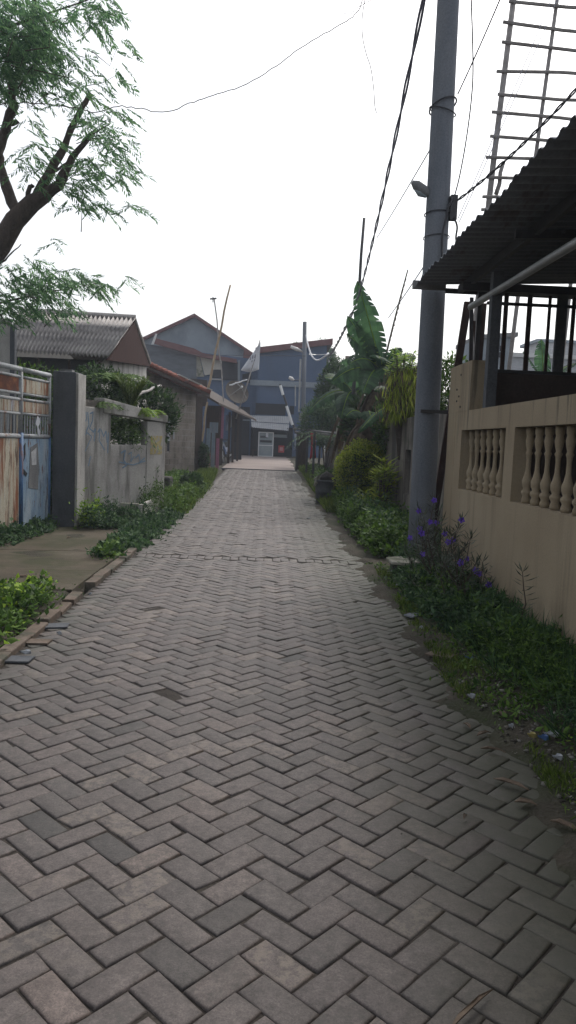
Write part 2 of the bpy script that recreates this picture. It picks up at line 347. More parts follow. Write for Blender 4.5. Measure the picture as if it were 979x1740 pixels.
# ------------------------------------------------------------------ SETTING
def gA(Y): return np.clip((Y-13)*.02, 0, .6)
def nz(x, y, s=1., ph=0.): return (np.sin(x*2.1*s+1.3+ph)+np.sin(y*1.7*s+.4+ph*2)+np.sin((x+y)*3.3*s+2+ph)+np.sin((x-1.7*y)*5.1*s+ph)*.6+np.sin((2.3*x+y)*9.1*s+ph)*.35)/4
def soilz(x, y):
    z = gA(y)-.08
    right = np.clip((x-(.92+.16*nz(x*0+1, y, 1.3)+.09*nz(x, y, 5)))/.32, 0, 1); left = np.clip((-x-1.72)/.05, 0, 1)
    s = np.maximum(right, left)
    return z+s*(.1+.012*nz(x, y, 2.2)+.006*nz(x, y, 9.))+np.clip(x-1.4, 0, .6)*.12*(x < 2.2)
xs = np.concatenate([[-160, -120, -80, -30, -15, -8], np.arange(-5, -1.8, .15), np.arange(-1.8, 2.6, .04), np.arange(2.6, 6, .3), [8, 15, 30, 80, 120, 160]])
ys = np.concatenate([[-40, -30, -5, 0], np.arange(1, 10, .06), np.arange(10, 20, .2), np.arange(20, 50, 1.), [55, 70, 100, 140, 200, 260]])
Xg, Yg = np.meshgrid(xs, ys); Zg = soilz(Xg, Yg); far = (np.abs(Xg) > 12) | (Yg > 44); Zg[far] = gA(Yg)[far]
nx = len(xs); I = np.arange(len(ys)-1)[:, None]*nx+np.arange(nx-1)[None, :]
fq = np.stack([I, I+1, I+nx+1, I+nx], -1).reshape(-1, 4)
tag(mkobj('ground', np.stack([Xg, Yg, Zg], -1).reshape(-1, 3), fq, M['soil'], smooth=True, base=(0, 0, 0)), kind='structure')

# joint bed under the pavers
bed = MB(); yy = list(np.arange(-1, 31, 1.0))
for a, b in zip(yy[:-1], yy[1:]): bed.quad((-1.62, a, g(a)-.009), (1.45, a, g(a)-.009), (1.45, b, g(b)-.009), (-1.62, b, g(b)-.009))
tag(bed.build('road_bed', M['joint'], base=(0, 0, 0)), kind='structure')

# herringbone pavers, 45 degrees
S = .102; cells = []
BANDS = [(8.92, 9.13), (19.9, 20.1)]
c45 = math.cos(R(45))
verts = []; faces = []; tone = []; wear = []
def brick(cx, cy, ang, l, wd):
    if cy < 1.2: return
    x0, x1 = -1.56, 1.36
    if cx < x0 or cx > x1: return
    near = cy < 13
    gap = .0028 if cy > 5 else random.uniform(.002, .0042); ch = .0045 if near else .005
    hl, hw = l/2-gap+random.gauss(0, .0012), wd/2-gap+random.gauss(0, .0012)
    ang += random.gauss(0, R(.7)); cx += random.gauss(0, .0012); cy += random.gauss(0, .0012)
    ca, sa = math.cos(ang), math.sin(ang); z0 = g(cy)+random.gauss(0, .0016)-(.0 if random.random() > .03 else .006)
    tx, ty = random.gauss(0, .009), random.gauss(0, .009)
    k = len(verts); rings = [(0, 0), (ch, ch)]
    def P(u, v, z):
        return (cx+ca*u-sa*v, cy+sa*u+ca*v, z0+z+tx*u+ty*v)
    corners = [(-1, -1), (1, -1), (1, 1), (-1, 1)]
    jit = [(random.gauss(0, .002)-(0 if random.random() > .05 else a*.008), random.gauss(0, .002)) for a, b in corners]
    for (a, b), (ja, jb) in zip(corners, jit): verts.append(P(a*hl+ja, b*hw+jb, -.03))
    for (a, b), (ja, jb) in zip(corners, jit): verts.append(P(a*hl+ja, b*hw+jb, -.005))
    for (a, b), (ja, jb) in zip(corners, jit): verts.append(P(a*(hl-ch)+ja, b*(hw-ch)+jb, -.0015))
    for (a, b), (ja, jb) in zip(corners, jit): verts.append(P(a*(hl-ch*2)+ja, b*(hw-ch*2)+jb, 0))
    fs = []
    for r_ in range(3):
        for j in range(4): fs.append((k+r_*4+j, k+r_*4+(j+1) % 4, k+r_*4+4+(j+1) % 4, k+r_*4+4+j))
    fs.append((k+12, k+13, k+14, k+15)); faces.extend(fs)
    tn = min(1, max(0, random.gauss(.5, .15)+(.0 if random.random() > .03 else -.25)+(0 if random.random() > .06 else .3))); wr = random.random()
    tone.extend([tn]*16); wear.extend([wr]*16)
NN = 260
for i in range(-NN, NN):
    for j in range(-NN, NN):
        # classic herringbone: cell (i,j) belongs to a brick by (i-j)%4
        q = (i-j) % 4
        if q == 0: u, v, hor = i+1, j+.5, True
        elif q == 3: u, v, hor = i+.5, j+1, False
        else: continue
        u *= S; v *= S
        cx = (u-v)*c45-.1; cy = (u+v)*c45+12.
        if cx < -1.7 or cx > 1.5 or cy < 1 or cy > 30: continue
        if any(a-.05 < cy < b+.05 for a, b in BANDS): continue
        brick(cx, cy, R(45) if hor else R(135), 2*S, S)
for a, b in BANDS:
    x = -1.5
    while x < 1.3: brick(x, (a+b)/2+random.gauss(0, .003), R(90), .205, .1); x += .104
me_v = np.array(verts)
road = mkobj('road', me_v, np.array(faces), M['paver'], base=(0, 0, 0))
for nm, arr in (('tone', tone), ('wear', wear)):
    a = road.data.attributes.new(nm, 'FLOAT', 'POINT'); a.data.foreach_set('value', arr)
tag(road, kind='structure')
fr = MB()
for a, b in zip(np.arange(29.2, 43, 1.), np.arange(30.2, 44, 1.)): fr.quad((-2.0, a, g(a)+.004), (1.7, a, g(a)+.004), (1.7, b, g(b)+.004), (-2.0, b, g(b)+.004))
tag(fr.build('cement_lane', M['farroad'], base=(0, 0, 0)), kind='structure')
tag(MB().box((-1.9, 29.0, g(29)-.05), (1.6, 29.14, g(29)+.03)).build('road_sill', M['dkcement']), kind='structure')
# kerb blocks
kb = MB(); y = 3.2
while y < 9.3:
    l = random.uniform(.34, .42); dx = random.gauss(0, .008)
    if not (6.75 < y+l/2 < 6.95): kb.obox((-1.70+dx, y, -.1), (.1, random.gauss(0, .006), 0), (random.gauss(0, .006), l-.015, 0), (0, 0, .135+random.gauss(0, .006)))
    y += l
tag(kb.build('kerb', M['kerb'], base=(0, 0, 0), bevel=.008), kind='structure')
dr = MB()
for (a, b, c, d) in [((-1.74, 6.72), (-1.74, 7.72), (-4.4, 7.45), (-4.4, 6.45)), ((-1.74, 7.74), (-1.74, 9.05), (-4.4, 8.8), (-4.4, 7.47)), ((-1.75, 9.07), (-2.1, 11.3), (-4.4, 11.3), (-4.4, 8.82))]:
    dr.prism([(*p, -.05) for p in (a, b, c, d)][::-1], (0, 0, .075+random.uniform(0, .012)))
tag(dr.build('driveway', M['driveslab'], base=(0, 0, 0), bevel=.006), kind='structure')

# ------------------------------------------------------------------ RIGHT: yard wall, canopy, porch screen
yw = thing('yard_wall', 'tan painted yard wall with two openings of turned balusters above weeds', 'wall', (2.1, 6, 0))
WX, WT = 2.1, .16
wb = MB()
def wbox(y0, y1, z0, z1, t=WT, mb=wb): mb.box((WX, y0, z0), (WX+t, y1, z1))
openings = [(6.52, 8.02), (4.35, 6.28), (2.2, 4.1)]
wbox(.5, 8.3, -.1, 1.02)
for a, b in [(8.02, 8.3), (6.28, 6.52), (4.1, 4.35), (.5, 2.2)]: wbox(a, b, 1.02, 1.655)
wbox(.5, 8.3, 1.655, 1.86)
wb.build('wall_body', M['tan'], yw)
pr = MB(); n = 10
prof = [(WX, 7.76), (WX+.2, 7.76), (WX+.2, 8.74)]
prof += [(WX+.1-.1*math.sin(q), 8.64+.1*math.cos(q)) for q in np.linspace(0, math.pi/2, 8)]
pr.prism([(x-.003, y, 1.86) for x, y in prof], (0, 0, .52)); 
prof2 = [(WX-.003, 8.3), (WX+.2, 8.3), (WX+.2, 8.74)]+prof[3:]
pr.prism([(x, y, -.1) for x, y in prof2], (0, 0, 1.96))
pr.build('pier', M['tan'], yw)
bp_ = [(.034, 0), (.04, .03), (.03, .06), (.045, .085), (.045, .1), (.028, .12), (.04, .15), (.044, .19), (.03, .23), (.02, .28), (.018, .36), (.022, .4), (.03, .42), (.02, .44), (.03, .48), (.036, .52), (.028, .56), (.034, .575), (.036, .635)]
for a, b in openings[:2]:
    k = 7 if a > 6.4 else 9
    for i in range(k):
        yb = b-.16-(b-a-.26)*i/(k-1)
        MB().lathe((WX+.08, yb, 1.02), bp_, 12).build('baluster', M['tan'], yw, smooth=True)
for i in range(6): MB().lathe((WX+.08, 2.4+.27*i, 1.02), bp_, 8).build('baluster', M['tan'], yw, smooth=True)
rk = MB()
for y, z in [(8.3, 2.1), (8.2, 2.02), (8.28, 1.97), (8.12, 1.9), (8.16, 2.25)]: rk.box((WX-.012, y, z), (WX+.0, y+.014, z+.02))
rk.build('nail', M['dkmetal'], yw)

cp = thing('canopy', 'dark corrugated sheet canopy on steel beams over the tan yard wall', 'canopy', (2.3, 6, 2))
EX, EZ, SL, CY1, CY0 = 1.62, 3.32, .05, 8.68, -1.0
# sheets: corrugation runs across (X), so the eave shows the wave
ysv = np.arange(CY0, CY1, .019); xsv = np.array([EX, EX+.9, EX+1.8, EX+2.8, EX+3.8])
zz = .012*np.sign(np.sin(ysv*2*math.pi/.152))*np.abs(np.sin(ysv*2*math.pi/.152))**.4
v1 = np.array([[x+.02*(int(y/.76) % 2)*(x == EX), y, EZ+(x-EX)*SL+zz[i]] for i, y in enumerate(ysv) for x in xsv])
ny, nxx = len(ysv), len(xsv); II = np.arange(ny-1)[:, None]*nxx+np.arange(nxx-1)[None, :]
ff = np.stack([II, II+1, II+nxx+1, II+nxx], -1).reshape(-1, 4)
o = mkobj('roof_sheet', v1, ff, M['sheetroof'], cp, smooth=True); so_ = o.modifiers.new('thick', 'SOLIDIFY'); so_.thickness = .004
bm_ = MB()
for x in (EX+.5, EX+1.0, EX+1.9, EX+2.8): z = EZ+(x-EX)*SL-.028; bm_.box((x, CY0, z-.09), (x+.045, CY1-.03, z))
bm_.build('purlin', M['dkmetal'], cp)
MB().box((2.04, 8.1, EZ-.16), (5.2, 8.16, EZ-.075)).build('rafter', M['dkmetal'], cp)
for y in (6.2, 4.3, 2.4, .5): MB().obox((EX+.35, y, EZ-.13), (3.3, 0, 3.3*SL), (0, .05, 0), (0, 0, .07)).build('rafter', M['dkmetal'], cp)
MB().tube([(2.16, CY0, 2.87), (2.16, 4.9, 2.95), (2.16, 8.2, 3.0)], .035, 10).build('beam', M['steel'], cp, smooth=True)
MB().box((EX-.02, 8.64, EZ-.055), (EX+.36, 8.70, EZ+.035)).build('fascia_end', M['cement'], cp)
MB().box((EX+.36, 8.67, EZ-.085), (5.4, 8.70, EZ-.03)).build('fascia', M['dkmetal'], cp)
MB().box((2.14, 7.33, 1.86), (2.24, 7.43, EZ-.13)).build('post', M['dkcement'], cp)
MB().box((2.14, 2.4, 1.86), (2.24, 2.5, EZ-.13)).build('post', M['dkcement'], cp)
MB().box((2.3, 8.42, 2.0), (2.35, 8.47, EZ-.1)).build('post', M['dkmetal'], cp)
ps = thing('porch_screen', 'dark panel with upright bars closing the far end of the porch', 'screen', (3.4, 8.3, 0))
MB().box((2.36, 8.24, 0), (5.2, 8.30, 2.31)).build('panel', M['panel'], ps)
MB().box((2.36, 8.22, 2.31), (5.2, 8.31, 2.345)).build('rail', M['dkmetal'], ps)
MB().box((2.36, 8.25, 3.05), (5.2, 8.29, 3.08)).build('rail', M['dkmetal'], ps)
MB().box((2.36, 8.22, 3.17), (5.2, 8.30, 3.24)).build('rail', M['dkmetal'], ps)
for px, wd in ((857, .045), (897, .05), (931, .03), (972, .04), (1010, .04), (1050, .05)):
    x = V(px, 560, 8.28).x; MB().box((x-wd/2, 8.26, 2.345), (x+wd/2, 8.285, 3.17)).build('bar', M['brown'], ps)
x = V(951, 560, 8.28).x; MB().box((x-.05, 8.25, 2.345), (x+.06, 8.29, 3.17)).build('bar', M['dkcement'], ps)
tag(MB().box((5.2, -1, 0), (5.4, 8.6, 3.6)).build('house_wall', M['tan']), 'tan house wall at the back of the covered porch', 'wall')
# weathered boards and poles leaning behind the pier
for i, (a, b, r_, lb) in enumerate([((770, 640, 9.6), (790, 512, 9.4), .045, 'brown plank leaning beside the utility pole behind the wall pier'),
                                ((797, 640, 9.0), (799, 505, 9.0), .022, 'thin dark iron rod standing behind the wall pier'),
                                ((808, 640, 9.2), (818, 515, 9.2), .035, 'brown timber stake between the iron rod and the canopy post'),
                                ((812, 635, 9.5), (803, 545, 9.4), .03, 'short crooked timber stake crossing behind the wall pier')]):
    A, B = V(*a), V(*b); A = A-(B-A)*(A.z/(B.z-A.z))
    tag(MB().obox(A, (r_*2, 0, 0), (0, r_, 0), B-A).build('timber_pole', M['brown'] if i != 1 else M['dkmetal']), lb, 'pole')

# concrete lane wall on the right
cw = thing('concrete_wall', 'long stained concrete wall along the right verge below the banana plants', 'wall', (2.4, 16, 0))
A, B = Vector((2.56, 9.1, 0)), Vector((2.3, 29.5, 0)); d = (B-A); nn = Vector((1, .013, 0))
def seg(mb, t0, t1, z0, z1, off=0, th=.14):
    P = A.lerp(B, t0); Q = A.lerp(B, t1)
    mb.add([P+Vector((off, 0, z0+g(P.y))), Q+Vector((off, 0, z0+g(Q.y))), Q+Vector((off+th, 0, z0+g(Q.y))), P+Vector((off+th, 0, z0+g(P.y))),
            P+Vector((off, 0, z1[0])), Q+Vector((off, 0, z1[1])), Q+Vector((off+th, 0, z1[1])), P+Vector((off+th, 0, z1[0]))],
           [(0, 1, 2, 3)[::-1], (4, 5, 6, 7), (0, 4, 5, 1)[::-1], (1, 5, 6, 2)[::-1], (2, 6, 7, 3)[::-1], (3, 7, 4, 0)[::-1]])
tA = lambda y: (y-A.y)/(B.y-A.y)
m1 = MB()
seg(m1, 0, tA(12.9), -.1, (2.0, 1.98)); seg(m1, tA(13.4), tA(20.9), -.1, (1.97, 1.96))
seg(m1, tA(12.9), tA(13.4), -.1, (.6, .6)); seg(m1, tA(12.9), tA(13.4), 1.4, (1.98, 1.97))
m1.build('wall_panel', M['concwall'], cw)
m2 = MB(); seg(m2, tA(21.3), 1, -.1, (1.9, 1.9)); m2.build('wall_panel', M['concwall'], cw)
m3 = MB(); seg(m3, tA(20.9), tA(21.3), -.1, (2.05, 2.05), -.05, .25); m3.build('pillar', M['darkstone'], cw)
MB().box((2.6, 12.85, .6), (2.75, 13.45, 1.4)).build('recess', M['black'], cw)

# utility pole
up = thing('utility_pole', 'tall round grey concrete utility pole beside the tan yard wall', 'pole', (1.93, 8.98, 0))
base, top = Vector((1.93, 8.98, -.1)), Vector((1.875, 8.98, 8.6))
MB().tube([base.lerp(top, i/10) for i in range(11)], [.158-.0042*i for i in range(11)], 28).build('shaft', M['pole'], up, smooth=True)
def ring(p, r, dz=.0, n=20, tr=.006): return [p+Vector((r*math.cos(q), r*math.sin(q), dz*math.cos(q+.6))) for q in np.linspace(0, 2*math.pi, n)]
def atz(z): return base.lerp(top, (z+.1)/8.7)
MB().box((1.80, 8.80, 1.86), (2.13, 8.823, 1.90)).build('strap', M['dkmetal'], up)
for z, t_, dz in ((5.42, .01, .06), (5.36, .008, -.05), (4.2, .007, .01), (3.93, .006, .01)): MB().tube(ring(atz(z), .153, dz), t_, 6).build('wire_band', M['cable'], up)
bx = V(772, 345, 8.9); MB().box(bx-Vector((.05, .05, .2)), bx+Vector((.03, .03, .08))).build('bracket', M['dkmetal'], up)
MB().tube([V(731, 385, 8.95), V(731, 395, 8.95), V(731, 470, 8.95)], .02, 8).build('conduit', M['dkmetal'], up)
lp = thing('street_lamp', 'pale street lamp head jutting left from the utility pole', 'lamp', V(735, 336, 8.95))
a, b = V(736, 336, 8.95), V(700, 309, 8.95)
MB().tube([a, a.lerp(b, .25), a.lerp(b, .45), a.lerp(b, .8), b], [.028, .04, .062, .058, .02], 12).build('lamp_housing', M['cement'], lp, smooth=True)
MB().tube([a.lerp(b, .3)-Vector((0, 0, .04)), a.lerp(b, .6)-Vector((0, 0, .055)), a.lerp(b, .85)-Vector((0, 0, .045))], [.02, .045, .02], 10).build('lens', M['glass'], lp, smooth=True)
MB().tube([a+Vector((.1, 0, -.05)), a], .018, 8).build('arm', M['dkmetal'], lp)

# bamboo scaffold over the roof
bs = thing('bamboo_scaffold', 'tall lattice of bamboo poles and cross laths rising behind the canopy', 'scaffold', (3.6, 11.5, 0))
YS = 11.5
def pole2(p, q, r_, name, m, parent, Y=YS, Y2=None, down=True):
    P, Q = V(*p, Y), V(*q, Y2 or Y)
    if down: P = P-(Q-P)*(P.z/(Q.z-P.z))
    return MB().tube([P, P.lerp(Q, .33)+Vector((.015, 0, 0)), P.lerp(Q, .66)-Vector((.012, 0, 0)), Q], [r_, r_*.95, r_*.9, r_*.85], 8).build(name, m, parent, smooth=True)
pole2((831, 350), (880, -60), .05, 'upright', M['greybamboo'], bs); pole2((912, 262), (955, -60), .035, 'upright', M['greybamboo'], bs)
pole2((996, 262), (1035, -60), .035, 'upright', M['greybamboo'], bs)
pole2((843, 330), (856, 275), .035, 'brace', M['greybamboo'], bs, down=False)
for (x, y, s_) in [(865, 2, .09), (855, 37, .12), (853, 71, .13), (844, 121, .05), (846, 160, .06), (836, 190, .09), (833, 231, .07), (826, 267, .06), (828, 301, .05), (820, 334, .03), (818, 356, .03), (858, -30, .1)]:
    P = V(x, y, YS-.05); Q = V(1060, y+s_*(1060-x)+random.uniform(-4, 4), YS-.05)
    MB().tube([P, P.lerp(Q, .5)+Vector((0, 0, random.uniform(-.03, .03))), Q], .026, 5).build('lath', M['greybamboo'], bs)

# far right things seen through the porch bars
fh = thing('distant_building', 'grey blue concrete building with small openings seen through the porch bars', 'building', V(850, 640, 40)-Vector((0, 0, 4)))
p0 = V(800, 700, 40); p1 = V(869, 572, 40); p2 = V(834, 578, 40)
MB().prism([(p0.x, 40, 0), (p1.x, 40, 0), (p1.x, 40, p1.z), (p0.x, 40, p2.z)], (0, 4, 0)).build('wall', M['greyhouse'], fh)
MB().obox((p0.x, 39.8, p2.z), (p1.x-p0.x+.3, 0, p1.z-p2.z), (0, 4.4, 0), (0, 0, .22)).build('roof', M['cement'], fh)
for (x, y) in [(846, 588), (852, 592), (848, 603), (855, 600), (842, 617), (854, 612)]:
    c = V(x, y, 39.97); MB().box(c-Vector((.09, .02, .14)), c+Vector((.09, .02, .14))).build('opening', M['black'], fh)
fb = thing('distant_house', 'pale low house with a white roof behind the porch bars', 'house', V(900, 640, 46)-Vector((0, 0, 4)))
q0, q1 = V(860, 606, 46), V(1010, 600, 46)
MB().box((q0.x, 46, 0), (q1.x, 50, q0.z)).build('wall', M['awning'], fb)
MB().box((q0.x-.2, 45.8, q0.z), (q1.x+.3, 50.3, q0.z+.25)).build('roof', M['whitesheet'], fb)
q0, q1 = V(925, 578, 50), V(1020, 574, 50)
ft = thing('distant_house', 'pale grey upper storey rising behind the white roofed low house', 'house', (q0.x, 51, 0))
MB().box((q0.x, 51, 0), (q1.x, 54, q0.z)).build('wall', M['awning'], ft)
MB().box((q0.x-.2, 50.8, q0.z), (q1.x+.3, 54.3, q0.z+.2)).build('roof', M['greyhouse'], ft)

# ------------------------------------------------------------------ LEFT: gate, pillar, graffiti wall
gt = thing('metal_gate', 'rusty blue and cream sheet metal gate with tube rails left of the pillar', 'gate', (-3.4, 10.4, 0))
GP = [Vector((-3.30, 11.30, .02)), Vector((-3.42, 10.37, .02)), Vector((-3.66, 8.5, .02)), Vector((-3.9, 6.6, .02))]
HG = 2.28
def gp_(k, t, h, off=0.):
    a, b = GP[k], GP[k+1]; d = (b-a).normalized(); n = Vector((-d.y, d.x, 0)); n = n if n.x > 0 else -n
    return a.lerp(b, t)+Vector((0, 0, h))+n*off
for k in range(3):
    post = M['gatepost']
    if k == 0: MB().tube([gp_(0, 0, -.0), gp_(0, 0, HG*.6)], .032, 10).build('stile', post, gt, smooth=True); MB().tube([gp_(0, 0, HG*.6), gp_(0, 0, HG)], .03, 10).build('stile', M['gatetube'], gt, smooth=True)
    MB().tube([gp_(k, 1, 0), gp_(k, 1, HG*.62)], .045, 10).build('stile', post, gt, smooth=True)
    MB().tube([gp_(k, 1, HG*.62), gp_(k, 1, HG*.985)], .034, 10).build('stile', M['gatetube'], gt, smooth=True)
    for fr_, r_ in ((1.0, .036), (.955, .022), (.855, .02), (.82, .022), (.735, .02), (.6, .032), (.015, .03)):
        MB().tube([gp_(k, -.02 if fr_ == 1 else 0, HG*fr_), gp_(k, 1.0, HG*fr_)], r_, 8).build('rail', M['gatetube'] if fr_ > .1 else M['gateblue'], gt, smooth=True)
    def panel(t0, t1, h0, h1, m, nm, th=.012, off=0):
        a, b = gp_(k, t0, HG*h0, off), gp_(k, t1, HG*h0, off); n = gp_(k, 0, 0, 1)-gp_(k, 0, 0, 0)
        MB().obox(a, b-a, n*th, (0, 0, HG*(h1-h0))).build(nm, m, gt)
    panel(.04, .96, .865, .945, M['rustcream'] if k == 0 else M['rustpanel'], 'sheet')
    panel(.04, .96, .745, .81, M['rustcream'], 'sheet')
    panel(.03, .96, .03, .585, M['gateblue'] if k == 0 else M['rustcream'], 'sheet')
    nb = 11 if k == 0 else 20
    for i in range(nb):
        t = .05+.9*i/(nb-1); MB().tube([gp_(k, t, HG*.61), gp_(k, t, HG*.73)], .011, 6).build('bar', M['gatetube'] if (k == 0 or i % 2) else M['rustcream'], gt)
# torn remains of a poster and paint scars on the near sheet
def gate_blob(k, pts, m, nm, off=.016, scale=1.):
    vs = [gp_(k, t, HG*h, off) for t, h in pts]; n = gp_(k, 0, 0, 1)-gp_(k, 0, 0, 0)
    MB().prism(vs, n*.002).build(nm, m, gt)
gate_blob(0, [(.45, .56), (.7, .53), (.72, .42), (.76, .28), (.42, .26), (.4, .42)], M['cement'], 'bare_patch')
gate_blob(0, [(.5, .53), (.68, .5), (.66, .42), (.5, .42)], M['awning'], 'poster_scrap', .02)
gate_blob(0, [(.42, .715), (.5, .73), (.56, .68), (.5, .66), (.48, .62), (.42, .6), (.4, .63), (.46, .66), (.4, .69)], M['cloth'], 'rag', .03)
gate_blob(0, [(.86, .56), (.93, .54), (.9, .48), (.94, .44), (.88, .47)], M['black'], 'hole')
gate_blob(0, [(.92, .40), (.8, .37), (.84, .35), (.95, .375)], M['black'], 'hole')

pl = thing('gate_pillar', 'square cement gate pillar coloured dark on its shaded gate side at the graffiti wall', 'pillar', (-3.08, 11.5, 0))
MB().prism([(-3.26, 11.34, -.05), (-2.94, 11.42, -.05), (-2.91, 11.78, -.05), (-3.26, 11.74, -.05)], (0, 0, 2.43)).build('shaft', M['dkcement'], pl, bevel=.015)
MB().prism([(-2.937, 11.425, 0), (-2.90, 11.43, 0), (-2.872, 11.785, 0), (-2.907, 11.78, 0)], (0, 0, 2.36)).build('lit_side', M['plaster'], pl, bevel=.004)  # paler skin on the road side: brighter light there put into the colour
MB().box((-3.2, 11.5, 2.38), (-3.02, 11.66, 2.42)).build('broken_top', M['cement'], pl)

WA, WB = Vector((-2.88, 11.8, 0)), Vector((-1.92, 14.0, 0)); wd_ = (WB-WA).normalized(); wn = Vector((wd_.y, -wd_.x, 0))
LW = (WB-WA).length
def W(u, z, off=0.): return WA+wd_*u+wn*off+Vector((0, 0, z))
def wuv(px, py):
    p = onplane(px, py, WA, wn); return (p-WA).dot(wd_), p.z
def wb2(mb, u0, u1, z0, z1, off=0., th=.14): return mb.obox(W(u0, z0, off-th), wd_*(u1-u0), wn*th, (0, 0, z1-z0))
gw = thing('graffiti_wall', 'low plastered wall with blue graffiti and an open window beside the lane', 'wall', W(LW/2, 0))
u_h0, zh0 = wuv(188, 755); u_h1, zh1 = wuv(250, 757); _, zt0 = wuv(140, 690); _, zlt = wuv(175, 676); ul, _ = wuv(175, 676); _, zlb = wuv(188, 700); _, zrt = wuv(276, 706); _, zrb = wuv(278, 717)
print('wall', LW, u_h0, u_h1, zh0, zh1, zt0, zlt, zlb, zrt, zrb, ul)
mw = MB()
wb2(mw, 0, u_h0, -.1, zt0); wb2(mw, u_h0, u_h1, -.1, zh0-.005, -.012); wb2(mw, u_h1, LW, -.1, zrb-.01)
mw.build('wall_body', M['plaster'], gw, bevel=.008)
lm = MB(); a0, a1 = W(ul, zlb-.02, .03), W(LW+.02, zrb-.01, .03); lm.add([a0-wn*.2, a1-wn*.2, a1, a0, a0-wn*.2+Vector((0, 0, zlt-zlb+.02)), a1-wn*.2+Vector((0, 0, zrt-zrb+.02)), a1+Vector((0, 0, zrt-zrb+.02)), a0+Vector((0, 0, zlt-zlb+.02))],
   [(3, 2, 1, 0), (4, 5, 6, 7), (0, 1, 5, 4), (1, 2, 6, 5), (2, 3, 7, 6), (3, 0, 4, 7)]); lm.build('lintel', M['plaster'], gw, bevel=.01)
cr_ = MB()
for i in range(9):
    u = .02+i*(ul-.03)/9; wb2(cr_, u, u+.1, zt0, zt0+random.uniform(.05, .14), -.02, .1)
cr_.build('crumbled_top', M['concwall'], gw)
# graffiti strokes: flat paint ribbons following the wall
def stroke(pts, wpx, m=M['graffiti'], nm='graffiti'):
    mb = MB(); uv = [wuv(*p) for p in pts]
    # smooth
    q = []
    for i in range(len(uv)-1):
        for t in (0, .33, .66): q.append((uv[i][0]+(uv[i+1][0]-uv[i][0])*t, uv[i][1]+(uv[i+1][1]-uv[i][1])*t))
    q.append(uv[-1]); off = .0022+random.random()*.0012
    for i in range(len(q)-1):
        du, dz = q[i+1][0]-q[i][0], q[i+1][1]-q[i][1]; l = math.hypot(du, dz)+1e-6; hx, hz = -dz/l*wpx/2, du/l*wpx/2
        mb.quad(W(q[i][0]+hx, q[i][1]+hz, off), W(q[i][0]-hx, q[i][1]-hz, off), W(q[i+1][0]-hx, q[i+1][1]-hz, off), W(q[i+1][0]+hx, q[i+1][1]+hz, off))
    return mb
gf = MB()
for pts in [[(142, 705), (146, 700), (147, 712), (142, 722), (140, 730)], [(149, 700), (151, 722), (146, 735)], [(153, 703), (158, 700), (157, 715), (152, 728), (158, 733)],
            [(140, 745), (148, 735), (156, 742), (150, 755), (143, 770), (141, 785)], [(158, 735), (162, 728), (160, 750)], [(166, 735), (170, 728), (168, 748), (175, 760), (178, 765)],
            [(172, 730), (176, 742), (180, 732), (182, 752)], [(184, 735), (183, 770)], [(205, 770), (213, 765), (210, 782), (216, 790), (208, 795)], [(218, 772), (224, 768), (222, 785), (228, 775)], [(230, 778), (236, 772), (238, 785), (246, 778)],
            [(150, 792), (154, 775)], [(202, 785), (226, 790), (247, 783)]]:
    st = stroke(pts, random.uniform(.016, .026)); gf.add(st.v, st.f)
gf.build('graffiti', M['graffiti'], gw)
u0, z0 = wuv(256, 740); u1, z1 = wuv(275, 772); wb2(MB(), u0, u1, z1, z0, .003, .002).build('painted_patch', M['yellowpaint'], gw)
# short planter wall in front
tr_ = thing('planter_box', 'small open concrete planter full of grass against the graffiti wall', 'planter', G(250, 875))
P = G(240, 892); Q = G(277, 868)
dd = (Q-P).normalized(); nn2 = Vector((-dd.y, dd.x, 0)); nn2 = nn2 if nn2.x < 0 else -nn2
MB().obox(P+Vector((0, 0, -.05)), (Q-P), nn2*.05, (0, 0, .38)).build('front_slab', M['plaster'], tr_, bevel=.006)
MB().obox(P+dd*.0+nn2*.052+Vector((0, 0, -.05)), dd*.05, nn2*.3, (0, 0, .4)).build('end_slab', M['stone'], tr_, bevel=.006)

# block house behind the wall
bh = thing('block_house', 'small grey block house with a red tiled verge past the graffiti wall', 'house', (-3.2, 25, .2))
BA = Vector((V(262, 700, 24.2).x, 24.2, 0)); BB = Vector((V(334, 700, 26.0).x, 26.0, 0)); bd = (BB-BA).normalized(); bn = Vector((bd.y, -bd.x, 0)); LB = (BB-BA).length
def buv(px, py): p = onplane(px, py, BA, bn); return (p-BA).dot(bd), p.z
def Bp(u, z, off=0.): return BA+bd*u+bn*off+Vector((0, 0, z))
roofL = [onplane(205, 598, BA+bn*.5, bn), onplane(357, 668, BA+bn*.5, bn)]
zl = buv(262, 632)[1]; zr = buv(334, 668)[1]
